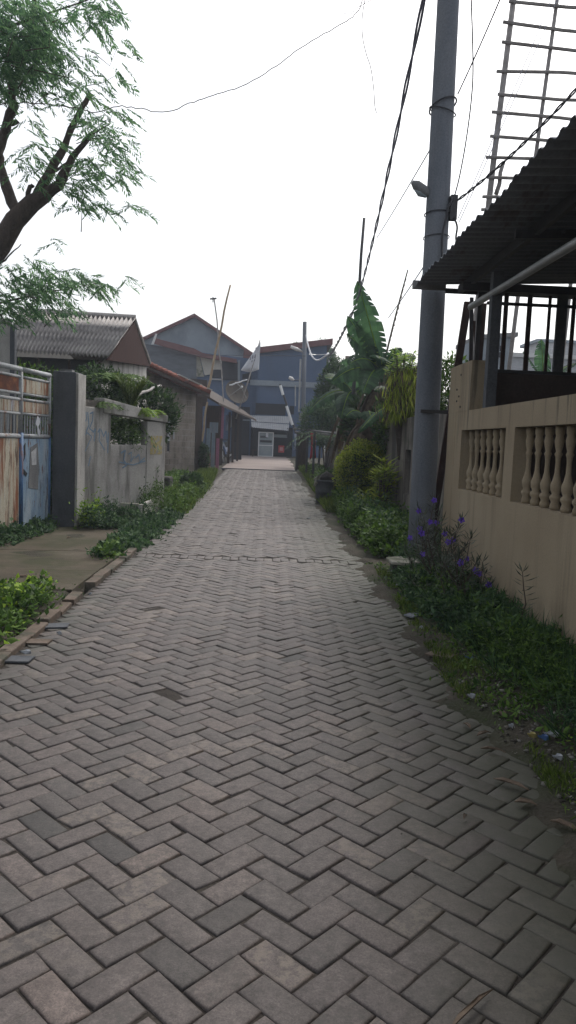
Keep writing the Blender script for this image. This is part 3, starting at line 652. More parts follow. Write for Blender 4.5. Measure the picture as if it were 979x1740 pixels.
# courses of hollow blocks as real raised blocks with mortar gaps
MB().prism([Bp(-3, 0, -.04), Bp(LB, 0, -.04), Bp(LB, zr, -.04), Bp(-3, zl+(zl-zr)/LB*3, -.04)], -bn*5).build('wall', M['blockmortar'], bh)
blk = MB(); hb, lb_ = .2, .42
zrow = .15; k = 0
slots = [(buv(281, 0)[0]-.06, buv(285, 0)[0], buv(0, 748)[1], buv(0, 709)[1]), (buv(291, 0)[0], buv(293, 0)[0], buv(0, 745)[1], buv(0, 711)[1]), (buv(304, 0)[0], buv(308, 0)[0], buv(0, 762)[1], buv(0, 703)[1])]
while zrow < 4:
    u = -.2*(k % 2)-.4
    while u < LB:
        a, b = max(u, -.4), min(u+lb_-.02, LB); top_ = zl+(zr-zl)*min(1, (a+b)/2/LB)-.02
        if b-a > .05 and zrow < top_:
            cuts = [s for s in slots if not (s[1] < a or s[0] > b) and zrow+hb > s[2] and zrow < s[3]]
            rng_ = [(a, b)]
            for s in cuts: rng_ = [r2 for r1 in rng_ for r2 in ((r1[0], min(r1[1], s[0])), (max(r1[0], s[1]), r1[1])) if r2[1]-r2[0] > .02]
            for a2, b2 in rng_: blk.obox(Bp(a2, zrow, -.04), bd*(b2-a2), bn*(.008+random.uniform(0, .005)), (0, 0, min(hb-.02, top_-zrow)))
        u += lb_
    zrow += hb; k += 1
blk.build('blockwork', M['block'], bh)
for s in slots: MB().obox(Bp(s[0], s[2], -.038), bd*(s[1]-s[0]), bn*.01, (0, 0, s[3]-s[2])).build('slot', M['black'], bh)
for x0, x1, y0, y1 in ((283.5, 289, 711, 749), (293.5, 296, 709, 746)):
    a = buv(x0, y1); b = buv(x1, y0); MB().obox(Bp(a[0], a[1], .002), bd*(b[0]-a[0]), bn*.03, (0, 0, b[1]-a[1])).build('shutter', M['awning'], bh)
a = buv(335, 790); b = buv(349, 672); MB().obox(Bp(a[0], 0, -.3), bd*(b[0]-a[0]), bn*.2, (0, 0, b[1]-.05)).build('door', M['darkwood'], bh)
r0, r1 = roofL
rd = (r1-r0); 
# tiled roof plane: pitch line r0-r1, length back along -bn
tl = MB(); nT = 26; back = -bn*6.5; upv = Vector((0, 0, 1))
for i in range(nT):
    a, b = r0.lerp(r1, i/nT), r0.lerp(r1, (i+1.15)/nT); lift = Vector((0, 0, .04))
    tl.add([a+lift, b, b+back, a+lift+back, a+lift-Vector((0, 0, .03)), b-Vector((0, 0, .03)), b+back-Vector((0, 0, .03)), a+lift+back-Vector((0, 0, .03))], [(0, 1, 2, 3)[::-1], (4, 5, 6, 7), (0, 4, 5, 1)[::-1], (1, 5, 6, 2)[::-1]])
tl.build('roof', M['tile'], bh)
rg = MB()
for i in range(16):
    a = r0.lerp(r1, .16+i*.052); b = a+rd.normalized()*(rd.length*.06)
    rg.tube([a+Vector((0, 0, .035))-bn*.05, b+Vector((0, 0, .06))-bn*.05], [.075, .09], 8)
rg.build('verge_tile', M['tile'], bh)
for t0, t1 in ((.0, .13), (.60, .70), (.72, .86), (.955, 1.01)):
    a, b = r0.lerp(r1, t0), r0.lerp(r1, t1); MB().obox(a+Vector((0, 0, .1))+bn*.05, b-a, -bn*.32, (.02, 0, .03)).build('flashing', M['whitesheet'], bh)
MB().obox(r0-Vector((0, 0, .14)), rd, -bn*.03, (0, 0, .1)).build('bargeboard', M['darkwood'], bh)
lnp = [V(262, 755, 23.6), V(262, 755, 23.6)]

# asbestos roofed house
ah = thing('low_house', 'low house under a grey corrugated asbestos roof behind the gate pillar', 'house', (-4.4, 18, 0))
e0, e1 = V(12, 593, 15), V(186, 606, 15); k0, k1 = V(34, 538, 18), V(231, 542, 18.3)
e0.z = e1.z+.02; k0.z = k1.z
back1 = V(257, 618, 21.4)
nU = 150
def roofwave(e0, e1, k0, k1, nU, amp, m, parent, nm):
    vs = []; N_ = (e1-e0).cross(k0-e0).normalized(); N_ = N_ if N_.z > 0 else -N_
    for i in range(nU+1):
        t = i/nU; w_ = math.sin(i*math.pi/2)*0+amp*math.cos(i*2*math.pi/4)
        for s_ in (0, .34, .341, .68, .681, 1):
            lift = .015 if s_ in (.34, .68, 1) else 0
            vs.append(e0.lerp(e1, t).lerp(k0.lerp(k1, t), s_)+N_*(w_+lift*0+(.02 if s_ in (.0, .341, .681) else 0)))
    fs = [(i*6+j, (i+1)*6+j, (i+1)*6+j+1, i*6+j+1) for i in range(nU) for j in range(5)]
    o = mkobj(nm, np.array([tuple(v) for v in vs]), fs, m, parent, smooth=True); md = o.modifiers.new('thick', 'SOLIDIFY'); md.thickness = .012; return o
roofwave(e0, e1, k0, k1, 104, .045, M['asbestos'], ah, 'roof')
kk0 = k0.copy(); b0 = Vector((e0.x-.3, 21.4, back1.z))
roofwave(k0, k1+Vector((0, 0, -.02)), b0, back1, 120, .025, M['asbestos'], ah, 'roof')
# gable: brown boards under the verge, pale wall below
MB().prism([e1+Vector((-.1, .1, -.06)), k1+Vector((-.1, 0, -.08)), back1+Vector((-.1, 0, -.08))], (.07, 0, 0)).build('gable_boards', M['gablebrown'], ah)
xg = e1.x-.28
MB().prism([(xg, 15.6, 0), (xg, 21.2, 0), (xg, 21.2, 3.5), (xg, 18.2, 4.1), (xg, 15.6, 2.95)], (-.12, 0, 0)).build('gable_wall', M['plaster'], ah)
MB().box((-9, 15.6, 0), (xg-.12, 15.72, 2.98)).build('wall', M['dkcement'], ah)
for t in (.25, .55, .85):
    a = e0.lerp(e1, t); MB().tube([a+Vector((0, .6, -.9)), a+Vector((.1, .05, -.1))], .03, 6).build('bracket', M['darkwood'], ah)
MB().tube([k0+Vector((0, 0, .03)), k1+Vector((0, 0, .03))], .07, 8).build('ridge', M['asbestos'], ah)
# pale house corner far left
ph = thing('plastered_house', 'pale plastered house corner at the left edge behind the gate', 'house', (-6, 12, 0))
p = V(21, 575, 13); MB().prism([(p.x-3, 13, 0), (p.x, 13, 0), (p.x*16/13-.25, 16, 0), (p.x-4, 16, 0)], (0, 0, V(10, 541, 13).z)).build('wall', M['plaster'], ph)
MB().box((p.x-.02, 12.94, 0), (p.x+.06, 13.05, V(10, 541, 13).z-.1)).build('downpipe', M['dkcement'], ph)

# leaning pole at left wall hole (pale stick) and bamboo stick by the block house
def stick(p, q, Y0, Y1, r_, m, nm, lb, ct, grp=None, toground=False):
    P, Q = V(*p, Y0), V(*q, Y1)
    if toground: P = P-(Q-P)*((P.z-g(P.y))/(Q.z-P.z))
    n = 8; pts = [P.lerp(Q, i/n)+Vector((math.sin(i*1.7)*r_*.35, 0, math.cos(i*2.1)*r_*.25)) for i in range(n+1)]
    return tag(MB().tube(pts, [r_*(1-.3*i/n) for i in range(n+1)], 8).build(nm, m, smooth=True), lb, ct, grp)
stick((222, 676), (272, 655), 13.6, 15.5, .035, M['greybamboo'], 'dry_branch', 'pale bare branch lying over the top of the graffiti wall', 'branch')
stick((338, 790), (352, 683), 27.2, 27.6, .05, M['bamboo'], 'bamboo_pole', 'yellowish bamboo pole leaning under the eave of the block house', 'pole', toground=True)
stick((352, 668), (391, 484), 29.0, 30.0, .05, M['bamboo'], 'bamboo_pole', 'tallest slanting bamboo pole rising above the shack roof', 'pole')
ap = thing('antenna_pole', 'thin crooked antenna pole standing beside the slanting bamboo pole', 'antenna', V(381, 690, 31))
MB().tube([V(381, 700, 31), V(376, 620, 31), V(372, 600, 31), V(369, 545, 31), V(364, 508, 31)], .026, 6).build('mast', M['greybamboo'], ap)
MB().tube([V(357, 508, 31), V(368, 507, 31)], .035, 6).build('crossbar', M['dkmetal'], ap); MB().tube([V(362, 504, 31), V(362, 514, 31)], .02, 6).build('element', M['dkmetal'], ap)

# shack with lean-to roof
sh = thing('lean_to_shack', 'makeshift shack with pink and pale blue boards under a lean-to roof', 'shack', (-2.6, 30, .3))
sY = 29.0
def fr_box(px0, px1, py0, py1, Y, th, m, nm, parent, toground=False):
    a = V(px0, py1, Y); b = V(px1, py0, Y); z0 = g(Y)-.05 if toground else a.z
    return MB().box((a.x, Y, z0), (b.x, Y+th, b.z)).build(nm, m, parent)
fr_box(346, 358, 770, 800, 28.2, .05, M['pink'], 'pink_board', sh, True)
fr_box(358, 366, 735, 800, 28.22, .05, M['paleblue'], 'blue_board', sh, True)
fr_box(366, 373, 745, 800, 28.22, .05, M['pink'], 'board', sh, True)
fr_box(350, 358.3, 728, 770, 28.25, .05, M['paleblue'], 'blue_board', sh)
fr_box(348, 380, 690, 800, 31, .1, M['darkwood'], 'back_wall', sh, True)
fr_box(371, 373.5, 690, 790, 28.3, .06, M['brown'], 'post', sh, True)
fr_box(375, 381, 690, 745, 30.5, .05, M['pink'], 'curtain', sh)
fr_box(356, 371, 718, 735, 30.6, .05, M['paleblue'], 'shutter', sh)
a0, a1, a2, a3 = V(345, 672, 27.6), V(410, 713, 31.5), V(392, 682, 34.5), V(340, 655, 33)
MB().prism([a0, V(372, 688, 27.6), V(436, 716, 36.5), V(400, 690, 37.5), a3], (0, 0, .08)).build('lean_to_roof', M['darkwood'], sh)
for px, Y in ((395, 34), (403, 35.5), (388, 33)): 
    a = V(px, 780, Y); MB().box((a.x-.05, Y, g(Y)-.05), (a.x+.05, Y+.1, V(px, 700, Y).z)).build('post', M['darkwood'], sh)
a, b = V(393, 690, 36), V(409, 778, 36); MB().box((a.x, 37, g(37)), (b.x, 37.1, V(400, 692, 37).z)).build('back_wall', M['black'], sh)
a, b = V(414, 712, 36), V(420, 716, 36); 
for (x0, x1, y0, y1, Y, m, lb) in [(383, 388, 705, 733, 33.2, M['bluecloth'], 'pale patterned garment hanging nearest the curtain under the shack roof'), (388.5, 394, 706, 727, 33.6, M['cloth'], 'white garment hanging second on the line under the shack roof'), (397, 403, 700, 752, 34.3, M['black'], 'long dark garment hanging last on the line under the shack roof')]:
    a, b = V(x0, y1, Y), V(x1, y0, Y); n = 7; pts = []
    mb = MB(); 
    for i in range(n):
        xa, xb = a.x+(b.x-a.x)*i/n, a.x+(b.x-a.x)*(i+1)/n; ya, yb = Y+.04*(i % 2), Y+.04*((i+1) % 2)
        sw = .12*abs(i-n/2)/n*(b.z-a.z)
        mb.prism([(xa, ya, a.z+sw), (xb, yb, a.z+.08*random.random()), (xb, yb, b.z), (xa, ya, b.z)], (0, .02, 0))
    tag(mb.build('garment', m), lb, 'clothing', 'washing under the shack roof')

# motorcycle parked by the shack
mc = thing('motorcycle', 'blue and white motorcycle parked against the shack', 'motorcycle', (0, 0, 0))
mcp = G(384, 786)
def wheel(c, r_=.28):
    w_ = MB().tube([c+Vector((0, r_*math.cos(q), r_*math.sin(q))) for q in np.linspace(0, 2*math.pi, 22)], .045, 8).build('wheel', M['dkmetal'], mc)
    hb_ = MB().tube([c-Vector((.04, 0, 0)), c+Vector((.04, 0, 0))], .05, 8)
    for q in range(6): hb_.tube([c, c+Vector((0, r_*math.cos(q), r_*math.sin(q)))], .008, 4)
    hb_.build('hub', M['steel'], w_)
fw_, rw_ = Vector((.05, -.6, .3)), Vector((0, .62, .3))
wheel(fw_); wheel(rw_)
MB().tube([fw_, (.03, -.48, .62), (.0, -.38, .95)], .03, 8).build('fork', M['steel'], mc)
MB().tube([(-.32, -.3, 1.0), (-.12, -.38, 1.02), (.12, -.38, 1.02), (.32, -.3, 1.0)], .018, 6).build('handlebar', M['dkmetal'], mc)
MB().tube([(0, -.46, .92), (0, -.42, .86)], [.085, .1], 10).build('headlight', M['glass'], mc)
MB().tube([(0, -.42, .9), (0, -.3, .72), (0, -.1, .55), (0, .15, .58), (0, .5, .72), (0, .85, .8)], [.08, .12, .1, .13, .12, .04], 12).build('body', M['bluecloth'], mc, smooth=True)
MB().tube([(0, -.05, .72), (0, .2, .8), (0, .55, .86), (0, .72, .86)], [.06, .12, .12, .06], 10).build('seat', M['plastic'], mc, smooth=True)
MB().prism([(-.1, -.35, .9), (-.1, -.2, .75), (-.1, -.05, .4), (-.1, -.3, .35), (-.1, -.42, .7)], (.2, 0, 0)).build('leg_shield', M['litterblue'], mc, bevel=.02)
MB().tube([(.12, .1, .3), (.14, .75, .36)], [.04, .055], 8).build('exhaust', M['steel'], mc); MB().box((-.1, -.1, .25), (.1, .22, .5)).build('engine', M['dkmetal'], mc, bevel=.03)
MB().tube([(-.3, -.3, 1.0), (-.3, -.3, 1.18)], .01, 5).build('mirror', M['dkmetal'], mc)
mc.location = mcp+Vector((.0, -.2, 0)); mc.rotation_euler = (0, R(-6), R(-12))
# ------------------------------------------------------------------ FAR END OF THE LANE
YB = 43.; gz = .6
bb = thing('blue_building', 'big slate blue two storey building closing the end of the lane', 'building', (1.5, YB, gz))
def vb(px, py, off=0.): p = V(px, py, YB-off); return p
t0, t1 = vb(440, 600), vb(556, 584)
rb = vb(560, 700)
MB().prism([(t0.x, YB, gz), (t1.x, YB, gz), (t1.x, YB, t1.z), (t0.x, YB, t0.z)], (0, 7, 0)).build('wall', M['bluehouse'], bb)
MB().prism([(t0.x-.2, YB-.25, t0.z-.05), (t1.x+.3, YB-.25, t1.z-.05), (t1.x+.3, YB-.25, t1.z+.28), (t0.x-.2, YB-.25, t0.z+.28)], (0, 7.6, 0)).build('roof', M['redtrim'], bb)
def fb_(px0, px1, py0, py1, th, off, m, nm, parent=bb, bev=0):
    a = V(px0, py1, YB); b = V(px1, py0, YB); return MB().box((a.x, YB-off-th, a.z), (b.x, YB-off, b.z)).build(nm, m, parent, bevel=bev)
fb_(425, 556, 651, 654.5, .12, .0, M['greyhouse'], 'string_course')
fb_(434, 486, 687, 704, .02, .005, M['black'], 'upper_opening')
fb_(492, 500, 690, 704, .02, .005, M['black'], 'upper_opening')
fb_(404, 425, 692, 776, .03, .005, M['black'], 'dark_gateway')
fb_(425, 498, 727, 776, .02, .006, M['black'], 'shop_opening')
for x0, x1 in ((402, 404.5), (424.5, 427.5)): fb_(x0, x1, 688, 776, .2, .01, M['bluehouse'], 'pilaster')
fb_(404, 425, 713, 714.5, .06, .04, M['greyhouse'], 'gateway_rail')
a, b = V(426, 706, YB), V(493, 708, YB); c, d = V(428, 726, YB-1.2), V(490, 732, YB-1.2)
aw = MB(); n = 40
for i in range(n):
    p, q, r_, s_ = a.lerp(b, i/n), a.lerp(b, (i+1)/n), c.lerp(d, i/n), c.lerp(d, (i+1)/n); dz = .03*(i % 2)
    m_ = p.lerp(r_, .5); m2_ = q.lerp(s_, .5); dz2 = .03*((i+1) % 2)
    for (A_, B_, C_, D_) in ((p, q, m2_, m_), (m_-Vector((0, 0, .05)), m2_-Vector((0, 0, .05)), s_, r_)):
        u = [A_+Vector((0, 0, dz)), B_+Vector((0, 0, dz2)), C_+Vector((0, 0, dz2)), D_+Vector((0, 0, dz))]
        aw.add(u+[x-Vector((0, 0, .02)) for x in u], [(0, 1, 2, 3), (4, 5, 6, 7)[::-1], (0, 4, 5, 1)[::-1], (2, 6, 7, 3)[::-1]])
aw.build('awning', M['awning'], bb)
for x in (429, 489): p = V(x, 727, YB-1.15); MB().tube([p-Vector((0, 0, .02)), (p.x, YB-.03, p.z-.5)], .025, 6).build('awning_strut', M['dkmetal'], bb)
# glass display cabinet, sign, bench
dc = thing('display_cabinet', 'glass display cabinet with pale frame under the shop awning', 'cabinet', V(451, 775, YB-.9))
x0, x1 = V(438, 775, YB-.9).x, V(464, 775, YB-.9).x; zc0 = gz-.02; zc1 = V(450, 734, YB-.9).z
MB().box((x0+.03, YB-.86, zc0+.03), (x1-.03, YB-.5, zc1-.03)).build('glass', M['glass'], dc)
for (xa, xb, za, zb) in ((x0, x0+.05, zc0, zc1), (x1-.05, x1, zc0, zc1), (x0+.05, x1-.05, zc1-.05, zc1), (x0+.05, x1-.05, zc0, zc0+.05), (x0+.05, x1-.05, zc0+.62, zc0+.66)): MB().box((xa, YB-.9, za), (xb, YB-.86, zb)).build('frame', M['whiteframe'], dc)
for i, z in enumerate((.8, 1.05)): MB().box((x0+.1, YB-.875, zc0+z), (x1-.1-.25*i, YB-.862, zc0+z+.13)).build('shelf_goods', (M['black'], M['plastic'])[i], dc)
MB().box((x0+.42, YB-.89, zc0+1.1), (x0+.56, YB-.878, zc0+1.35)).build('paper', M['cloth'], dc)
p = V(478, 763, YB-.2); sg = MB().box((p.x-.17, YB-.25, p.z-.2), (p.x+.17, YB-.2, p.z+.2)).build('wall_sign', M['redsign']); tag(sg, 'small square red sign low on the shop front right of the cabinet', 'sign')
MB().box((p.x-.09, YB-.262, p.z-.1), (p.x+.09, YB-.251, p.z+.1)).build('emblem', mat('faded_pink', [(.5, .2, .2), (.55, .3, .3)], 9, .6, 0), sg)
a = V(466, 738, YB-.1); b = V(488, 744, YB-.1); tag(MB().box((a.x, YB-.1, b.z), (b.x, YB-.05, a.z)).build('shop_board', M['glass'], base=None), 'pale grey board on the shop front right of the display cabinet', 'board')
tag(MB().box((V(428, 770, 42).x, 41.6, gz+.3), (V(436, 770, 42).x, 42, gz+.36)).add([(V(429, 770, 42).x+dx, 41.62+dy, gz+dz) for dz in (-.05, .3) for dx, dy in ((0, 0), (.06, 0), (.06, .3), (0, .3))], [(0, 1, 5, 4), (1, 2, 6, 5), (2, 3, 7, 6), (3, 0, 4, 7)]).build('stool', M['darkwood']), 'low dark stool beside the glass display cabinet', 'stool')
# bollard-like banded pole leaning before the facade
bpz = thing('banded_pole', 'leaning black and white banded pole before the shop awning', 'pole', V(497, 720, 41))
P, Q = V(500, 726, 41), V(476, 653, 41.5); P = P-(Q-P)*((P.z-gz)/(Q.z-P.z))
MB().tube([P, Q], .06, 8).build('shaft', M['dkmetal'], bpz)
for t_ in ((476.5, 655, 481, 671), (487, 690, 497, 722)): a, b = V(t_[0], t_[1], 40.98), V(t_[2], t_[3], 40.9); MB().tube([a, b], .075, 8).build('white_band', M['whiteframe'], bpz)

# gabled grey house up left
YG = 47.
gh = thing('gabled_house', 'tall grey blue gabled house with red verge behind the shacks', 'house', (-4.5, YG, gz))
def vg(px, py): return V(px, py, YG)
ap_, l_, r_ = vg(331, 538), vg(243, 580), vg(466, 628)
MB().prism([(l_.x, YG, gz), (r_.x, YG, gz), (r_.x, YG, r_.z), tuple(ap_), (l_.x, YG, l_.z)], (0, 8, 0)).build('wall', M['greyhouse'], gh)
up3 = Vector((0, 0, .3))
for a, b in ((l_-Vector((.8, 0, .35)), ap_), (ap_, r_+Vector((.3, 0, -.2)))):
    MB().prism([a+Vector((0, -.3, -.05)), b+Vector((0, -.3, -.05)), b+Vector((0, -.3, .15)), a+Vector((0, -.3, .15))], (0, 8.6, 0)).build('roof', M['redtrim'], gh)
q = [vg(445, 606), vg(466, 628), vg(452, 640), vg(436, 640)]
def slab(pts_px, Y, th, m, nm, parent): return MB().prism([V(x, y, Y) for x, y in pts_px], (0, th, 0)).build(nm, m, parent)
slab([(415, 590), (426, 600), (424, 640), (410, 640)], YG-.5, .4, M['redtrim'], 'side_roof', gh)
YN = 44.2
uh = thing('upper_storey', 'grey block upper storey with cream panel and dark windows behind the block house', 'building', (-4.2, YN, gz))
slab([(238, 780), (335, 780), (335, 598), (238, 583)], YN, .3, M['blockblue'], 'block_wall', uh)
slab([(335, 780), (445, 780), (445, 612), (335, 598)], YN+.05, .3, M['bluehouse'], 'wall', uh)
slab([(334, 640), (347, 640), (338, 601), (334, 599)], YN-.04, .06, M['stone'], 'edge_panel', uh)
slab([(339, 602), (377, 607), (377, 632), (348, 638)], YN-.06, .06, M['cream'], 'cream_panel', uh)
slab([(361, 628), (376, 628), (376, 642), (361, 642)], YN-.1, .03, M['black'], 'window', uh)
slab([(377, 613), (407, 615), (407, 646), (377, 645)], YN-.08, .05, M['black'], 'window', uh)
slab([(412, 636), (427, 633), (427, 652), (412, 648)], YN-.08, .05, M['black'], 'window', uh)
slab([(360, 643), (378, 644), (378, 646), (360, 645)], YN-.14, .12, M['awning'], 'sill', uh)
slab([(404, 612), (408, 612), (408, 650), (404, 650)], YN-.16, .07, M['greyhouse'], 'mullion', uh)
slab([(262, 574), (330, 592), (345, 600), (402, 610), (402, 617), (340, 606), (262, 584)], YN-.5, .35, M['redtrim'], 'eave', uh)
slab([(257, 585), (261, 585), (267, 567), (264, 567)], YN-.7, .1, M['whiteframe'], 'bracket', uh)
slab([(290, 640), (352, 646), (352, 690), (290, 690)], 36, .3, M['darkwood'], 'lower_wall', uh)

# satellite dish
sdsh = thing('satellite_dish', 'large brown mesh satellite dish above the lean-to roof', 'satellite dish', V(402, 680, 37))
c = V(401, 668, 37); ax = Vector((.45, -.8, .42)).normalized(); u_ = ax.cross(Vector((0, 0, 1))).normalized(); v_ = ax.cross(u_); vs = []; fs = []
for i in range(7):
    r0_ = .62*i/6
    for j in range(24): q = 2*math.pi*j/24; vs.append(c+(u_*math.cos(q)+v_*math.sin(q))*r0_+ax*(.4*(r0_)**2))
for i in range(6):
    for j in range(24): fs.append((i*24+j, (i+1)*24+j, (i+1)*24+(j+1) % 24, i*24+(j+1) % 24))
d_ = MB().add(vs, fs).build('reflector', mat('dish_mesh', [(.07, .058, .045), (.12, .1, .08)], 3, .8, .1), sdsh); sm = d_.modifiers.new('t', 'SOLIDIFY'); sm.thickness = .02
for j in (0, 8, 16):
    q = 2*math.pi*j/24+.5; MB().tube([c+(u_*math.cos(q)+v_*math.sin(q))*.55+ax*.12, c+ax*.62], .012, 5).build('strut', M['steel'], sdsh)
MB().tube([c+ax*.6, c+ax*.72], .05, 8).build('feed', M['whiteframe'], sdsh)
MB().tube([c, (c.x-.05, c.y+.15, c.z-.8), (c.x-.05, c.y+.15, c.z-1.3)], .04, 8).build('mast', M['dkmetal'], sdsh)
# flag on a leaning pole
fp = thing('flag', 'white printed flag blown sideways on a leaning pole by the dish', 'flag', V(404, 700, 34))
A_, B_ = V(401, 712, 34), V(442, 578, 34.4)
MB().tube([A_, A_.lerp(B_, .5)+Vector((.03, 0, 0)), B_], [.035, .03, .02], 8).build('pole', M['greybamboo'], fp, smooth=True)
vs = []; nU2 = 8; nV2 = 6
TL, TR, BR, BL = V(442, 582, 34.4), V(443, 582, 34.45), V(440, 628, 34.6), V(409, 629, 33.7)
for j in range(nV2+1):
    t = j/nV2; Lf = TL.lerp(BL, t); Rt = TR.lerp(BR, t)
    for i in range(nU2+1): s_ = i/nU2; vs.append(Lf.lerp(Rt, s_)+Vector((0, .08*math.sin(s_*9+t*3), -.1*math.sin(s_*math.pi)*t*t)))
fs = [(j*(nU2+1)+i, j*(nU2+1)+i+1, (j+1)*(nU2+1)+i+1, (j+1)*(nU2+1)+i) for j in range(nV2) for i in range(nU2)]
cl = MB().add(vs, fs).build('cloth', M['cloth'], fp, smooth=True); sm = cl.modifiers.new('t', 'SOLIDIFY'); sm.thickness = .008
pk = MB()
for (x, y, w_, h_) in [(425, 607, 3, 5), (429, 604, 3, 6), (433, 603, 3, 6), (428, 612, 2, 4), (432, 611, 3, 3)]:
    a = V(x, y, 33.75); b = V(x+w_, y+1, 33.8); 
    pk.quad(V(x, y, 33.9), V(x+w_*.6, y-1.4, 33.92), V(x+w_*.5, y+h_-1, 33.92), V(x-1, y+h_, 33.9))
pk.build('print', M['ink'], fp)
stick((390, 655), (420, 645), 33.6, 33.8, .035, M['whitepipe'], 'white_pipe', 'short white pipe sticking out over the satellite dish', 'pipe')

# far utility pole with lamps
fpz = thing('utility_pole', 'thin grey far utility pole in front of the blue building', 'pole', G(514, 792))
base_ = G(514, 790); tpp = V(518, 547, base_.y)
MB().tube([base_-Vector((0, 0, .1)), base_.lerp(tpp, .5), tpp], [.12, .1, .09], 10).build('shaft', M['pole'], fpz, smooth=True)
YP = base_.y
MB().tube([V(508, 700, YP-.1), V(511, 610, YP-.1)], .045, 6).build('conduit', M['steel'], fpz)
MB().box((V(506, 760, YP).x, YP-.2, V(515, 716, YP).z), (V(522, 760, YP).x, YP-.06, V(515, 702, YP).z)).build('meter_box', M['cement'], fpz)
MB().tube([V(502, 690, YP), V(502, 655, YP)], .03, 6).build('conduit', M['steel'], fpz)
for (a, b, lb) in [((515, 598), (494, 589), 'small pale lamp tube high on the far utility pole, upper one'), ((512, 602), (507, 595), 'x'), ((500, 646), (491, 641), 'small pale lamp head low on the far utility pole')]:
    if lb == 'x': continue
    l_ = thing('street_lamp', lb, 'lamp', V(*a, YP)); MB().tube([V(*a, YP), V((a[0]+b[0])/2, (a[1]+b[1])/2, YP), V(*b, YP)], [.03, .09, .06], 8).build('lamp_housing', M['whitesheet'], l_, smooth=True)
    MB().tube([V(516, a[1], YP), V(*a, YP)], .02, 5).build('arm', M['dkmetal'], l_)

# ------------------------------------------------------------------ RIGHT far: drying rack, panels, poles
rk2 = thing('drying_frame', 'dark metal frame with thin roof rails standing on the right verge', 'frame', G(525, 815))
for (px, py) in ((520, 812), (503, 800), (531, 822)):
    b_ = G(px, py); h = V(px, 733, b_.y).z; MB().box((b_.x-.035, b_.y-.03, b_.z-.05), (b_.x+.035, b_.y+.03, h)).build('post', M['dkmetal'], rk2)
MB().tube([V(500, 728, 30), V(573, 737, 22)], .035, 6).build('rail', M['dkmetal'], rk2); MB().tube([V(502, 734, 29), V(560, 739, 24)], .03, 6).build('rail', M['dkmetal'], rk2)
MB().box((V(497, 760, 32).x, 31, V(515, 729, 31).z), (V(540, 760, 32).x, 32.5, V(515, 729, 31).z+.05)).build('roof_sheet', M['dkmetal'], rk2)
def garment(px0, px1, py0, py1, Y, m, lb, grp=None):
    a, b = V(px0, py1, Y), V(px1, py0, Y); mb = MB(); n = 8; N2 = 5; vs = []
    for j in range(N2+1):
        t = j/N2; w_ = 1-.25*math.sin(t*math.pi)
        for i in range(n+1): s_ = i/n; vs.append(((a.x+b.x)/2+(b.x-a.x)*(s_-.5)*w_+.03*t, Y+.06*math.sin(s_*16+t), b.z+(a.z-b.z)*t*(1-.1*abs(math.sin(s_*5)))))
    mb.add(vs, [(j*(n+1)+i, j*(n+1)+i+1, (j+1)*(n+1)+i+1, (j+1)*(n+1)+i) for j in range(N2) for i in range(n)])
    o = mb.build('garment', m, smooth=True); sm = o.modifiers.new('t', 'SOLIDIFY'); sm.thickness = .015; tag(o, lb, 'clothing', grp)
garment(525.5, 537.5, 735, 782, 26, M['redcloth'], 'long red garment hanging from the drying frame')
garment(499, 505, 737, 765, 31, M['bluecloth'], 'pale blue and white garment hanging beyond the red one')
tag(MB().box((V(504, 760, 30).x, 30, .25), (V(522, 760, 30).x, 30.1, V(515, 735, 30).z)).build('board_fence', M['darkwood']), 'dark board fence behind the drying frame', 'fence')
# carved stone panel
cpn = thing('carved_panel', 'upright carved grey panel standing before the banana plants', 'panel', V(586, 730, 21.8))
a, b = V(572, 730, 21.8), V(597, 667, 21.8)
MB().box((a.x, 21.8, 1.4), (b.x, 21.9, b.z)).build('slab', M['stone'], cpn, bevel=.01)
dk = MB()
for i in range(60):
    x = random.uniform(a.x+.04, b.x-.05); z = random.uniform(1.9, b.z-.05); dk.tube([(x, 21.79, z), (x+random.uniform(-.04, .04), 21.785, z+.04), (x+random.uniform(-.03, .05), 21.79, z+random.uniform(.03, .09))], .008, 4)
dk.build('carving', M['darkstone'], cpn)
a, b = V(574, 700, 22.4), V(578, 622, 22.4)
MB().box((a.x, 22.4, 1.4), (b.x, 22.5, b.z)).build('post', M['stone'], cpn)
a, b = V(583, 700, 22.4), V(596, 605, 22.4); MB().box((a.x, 22.4, 1.4), (b.x, 22.5, b.z)).build('post', M['block'], cpn)
stick((598, 735), (618, 370), 18.6, 18.7, .05, M['dkmetal'], 'thin_pole', 'thin dark pole rising through the banana plants', 'pole', toground=True)
stick((546, 735), (558, 605), 30, 30.3, .05, M['dkmetal'], 'thin_pole', 'short dark pole right of the far utility pole', 'pole', toground=True)

# ------------------------------------------------------------------ CABLES
def sag(A, B, s, n=24): return [A.lerp(B, i/n)-Vector((0, 0, s*4*(i/n)*(1-i/n))) for i in range(n+1)]
def smooth_path(p, k=6):
    o = []; n = len(p)
    for i in range(n-1):
        a, b, c, d = p[max(i-1, 0)], p[i], p[i+1], p[min(i+2, n-1)]
        for j in range(k):
            t = j/k; o.append(.5*((2*b)+(c-a)*t+(2*a-5*b+4*c-d)*t*t+(3*b-a-3*c+d)*t*t*t))
    return o+[p[-1]]
def cable(pts, r_, m, lb, twist=0, nm='cable'):
    mb = MB()
    if not twist and len(pts) > 2 and len(pts) < 15: pts = smooth_path(pts)
    if twist:
        for ph_ in (0, math.pi):
            q = []
            for i in range(len(pts)-1):
                for t in (0, .25, .5, .75):
                    p = pts[i].lerp(pts[i+1], t); k_ = (i+t)*twist; q.append(p+Vector((math.cos(k_+ph_), 0, math.sin(k_+ph_)))*r_*1.1)
            mb.tube(q, r_, 5)
    else: mb.tube(pts, r_, 5)
    return tag(mb.build(nm, m), lb, 'cable')
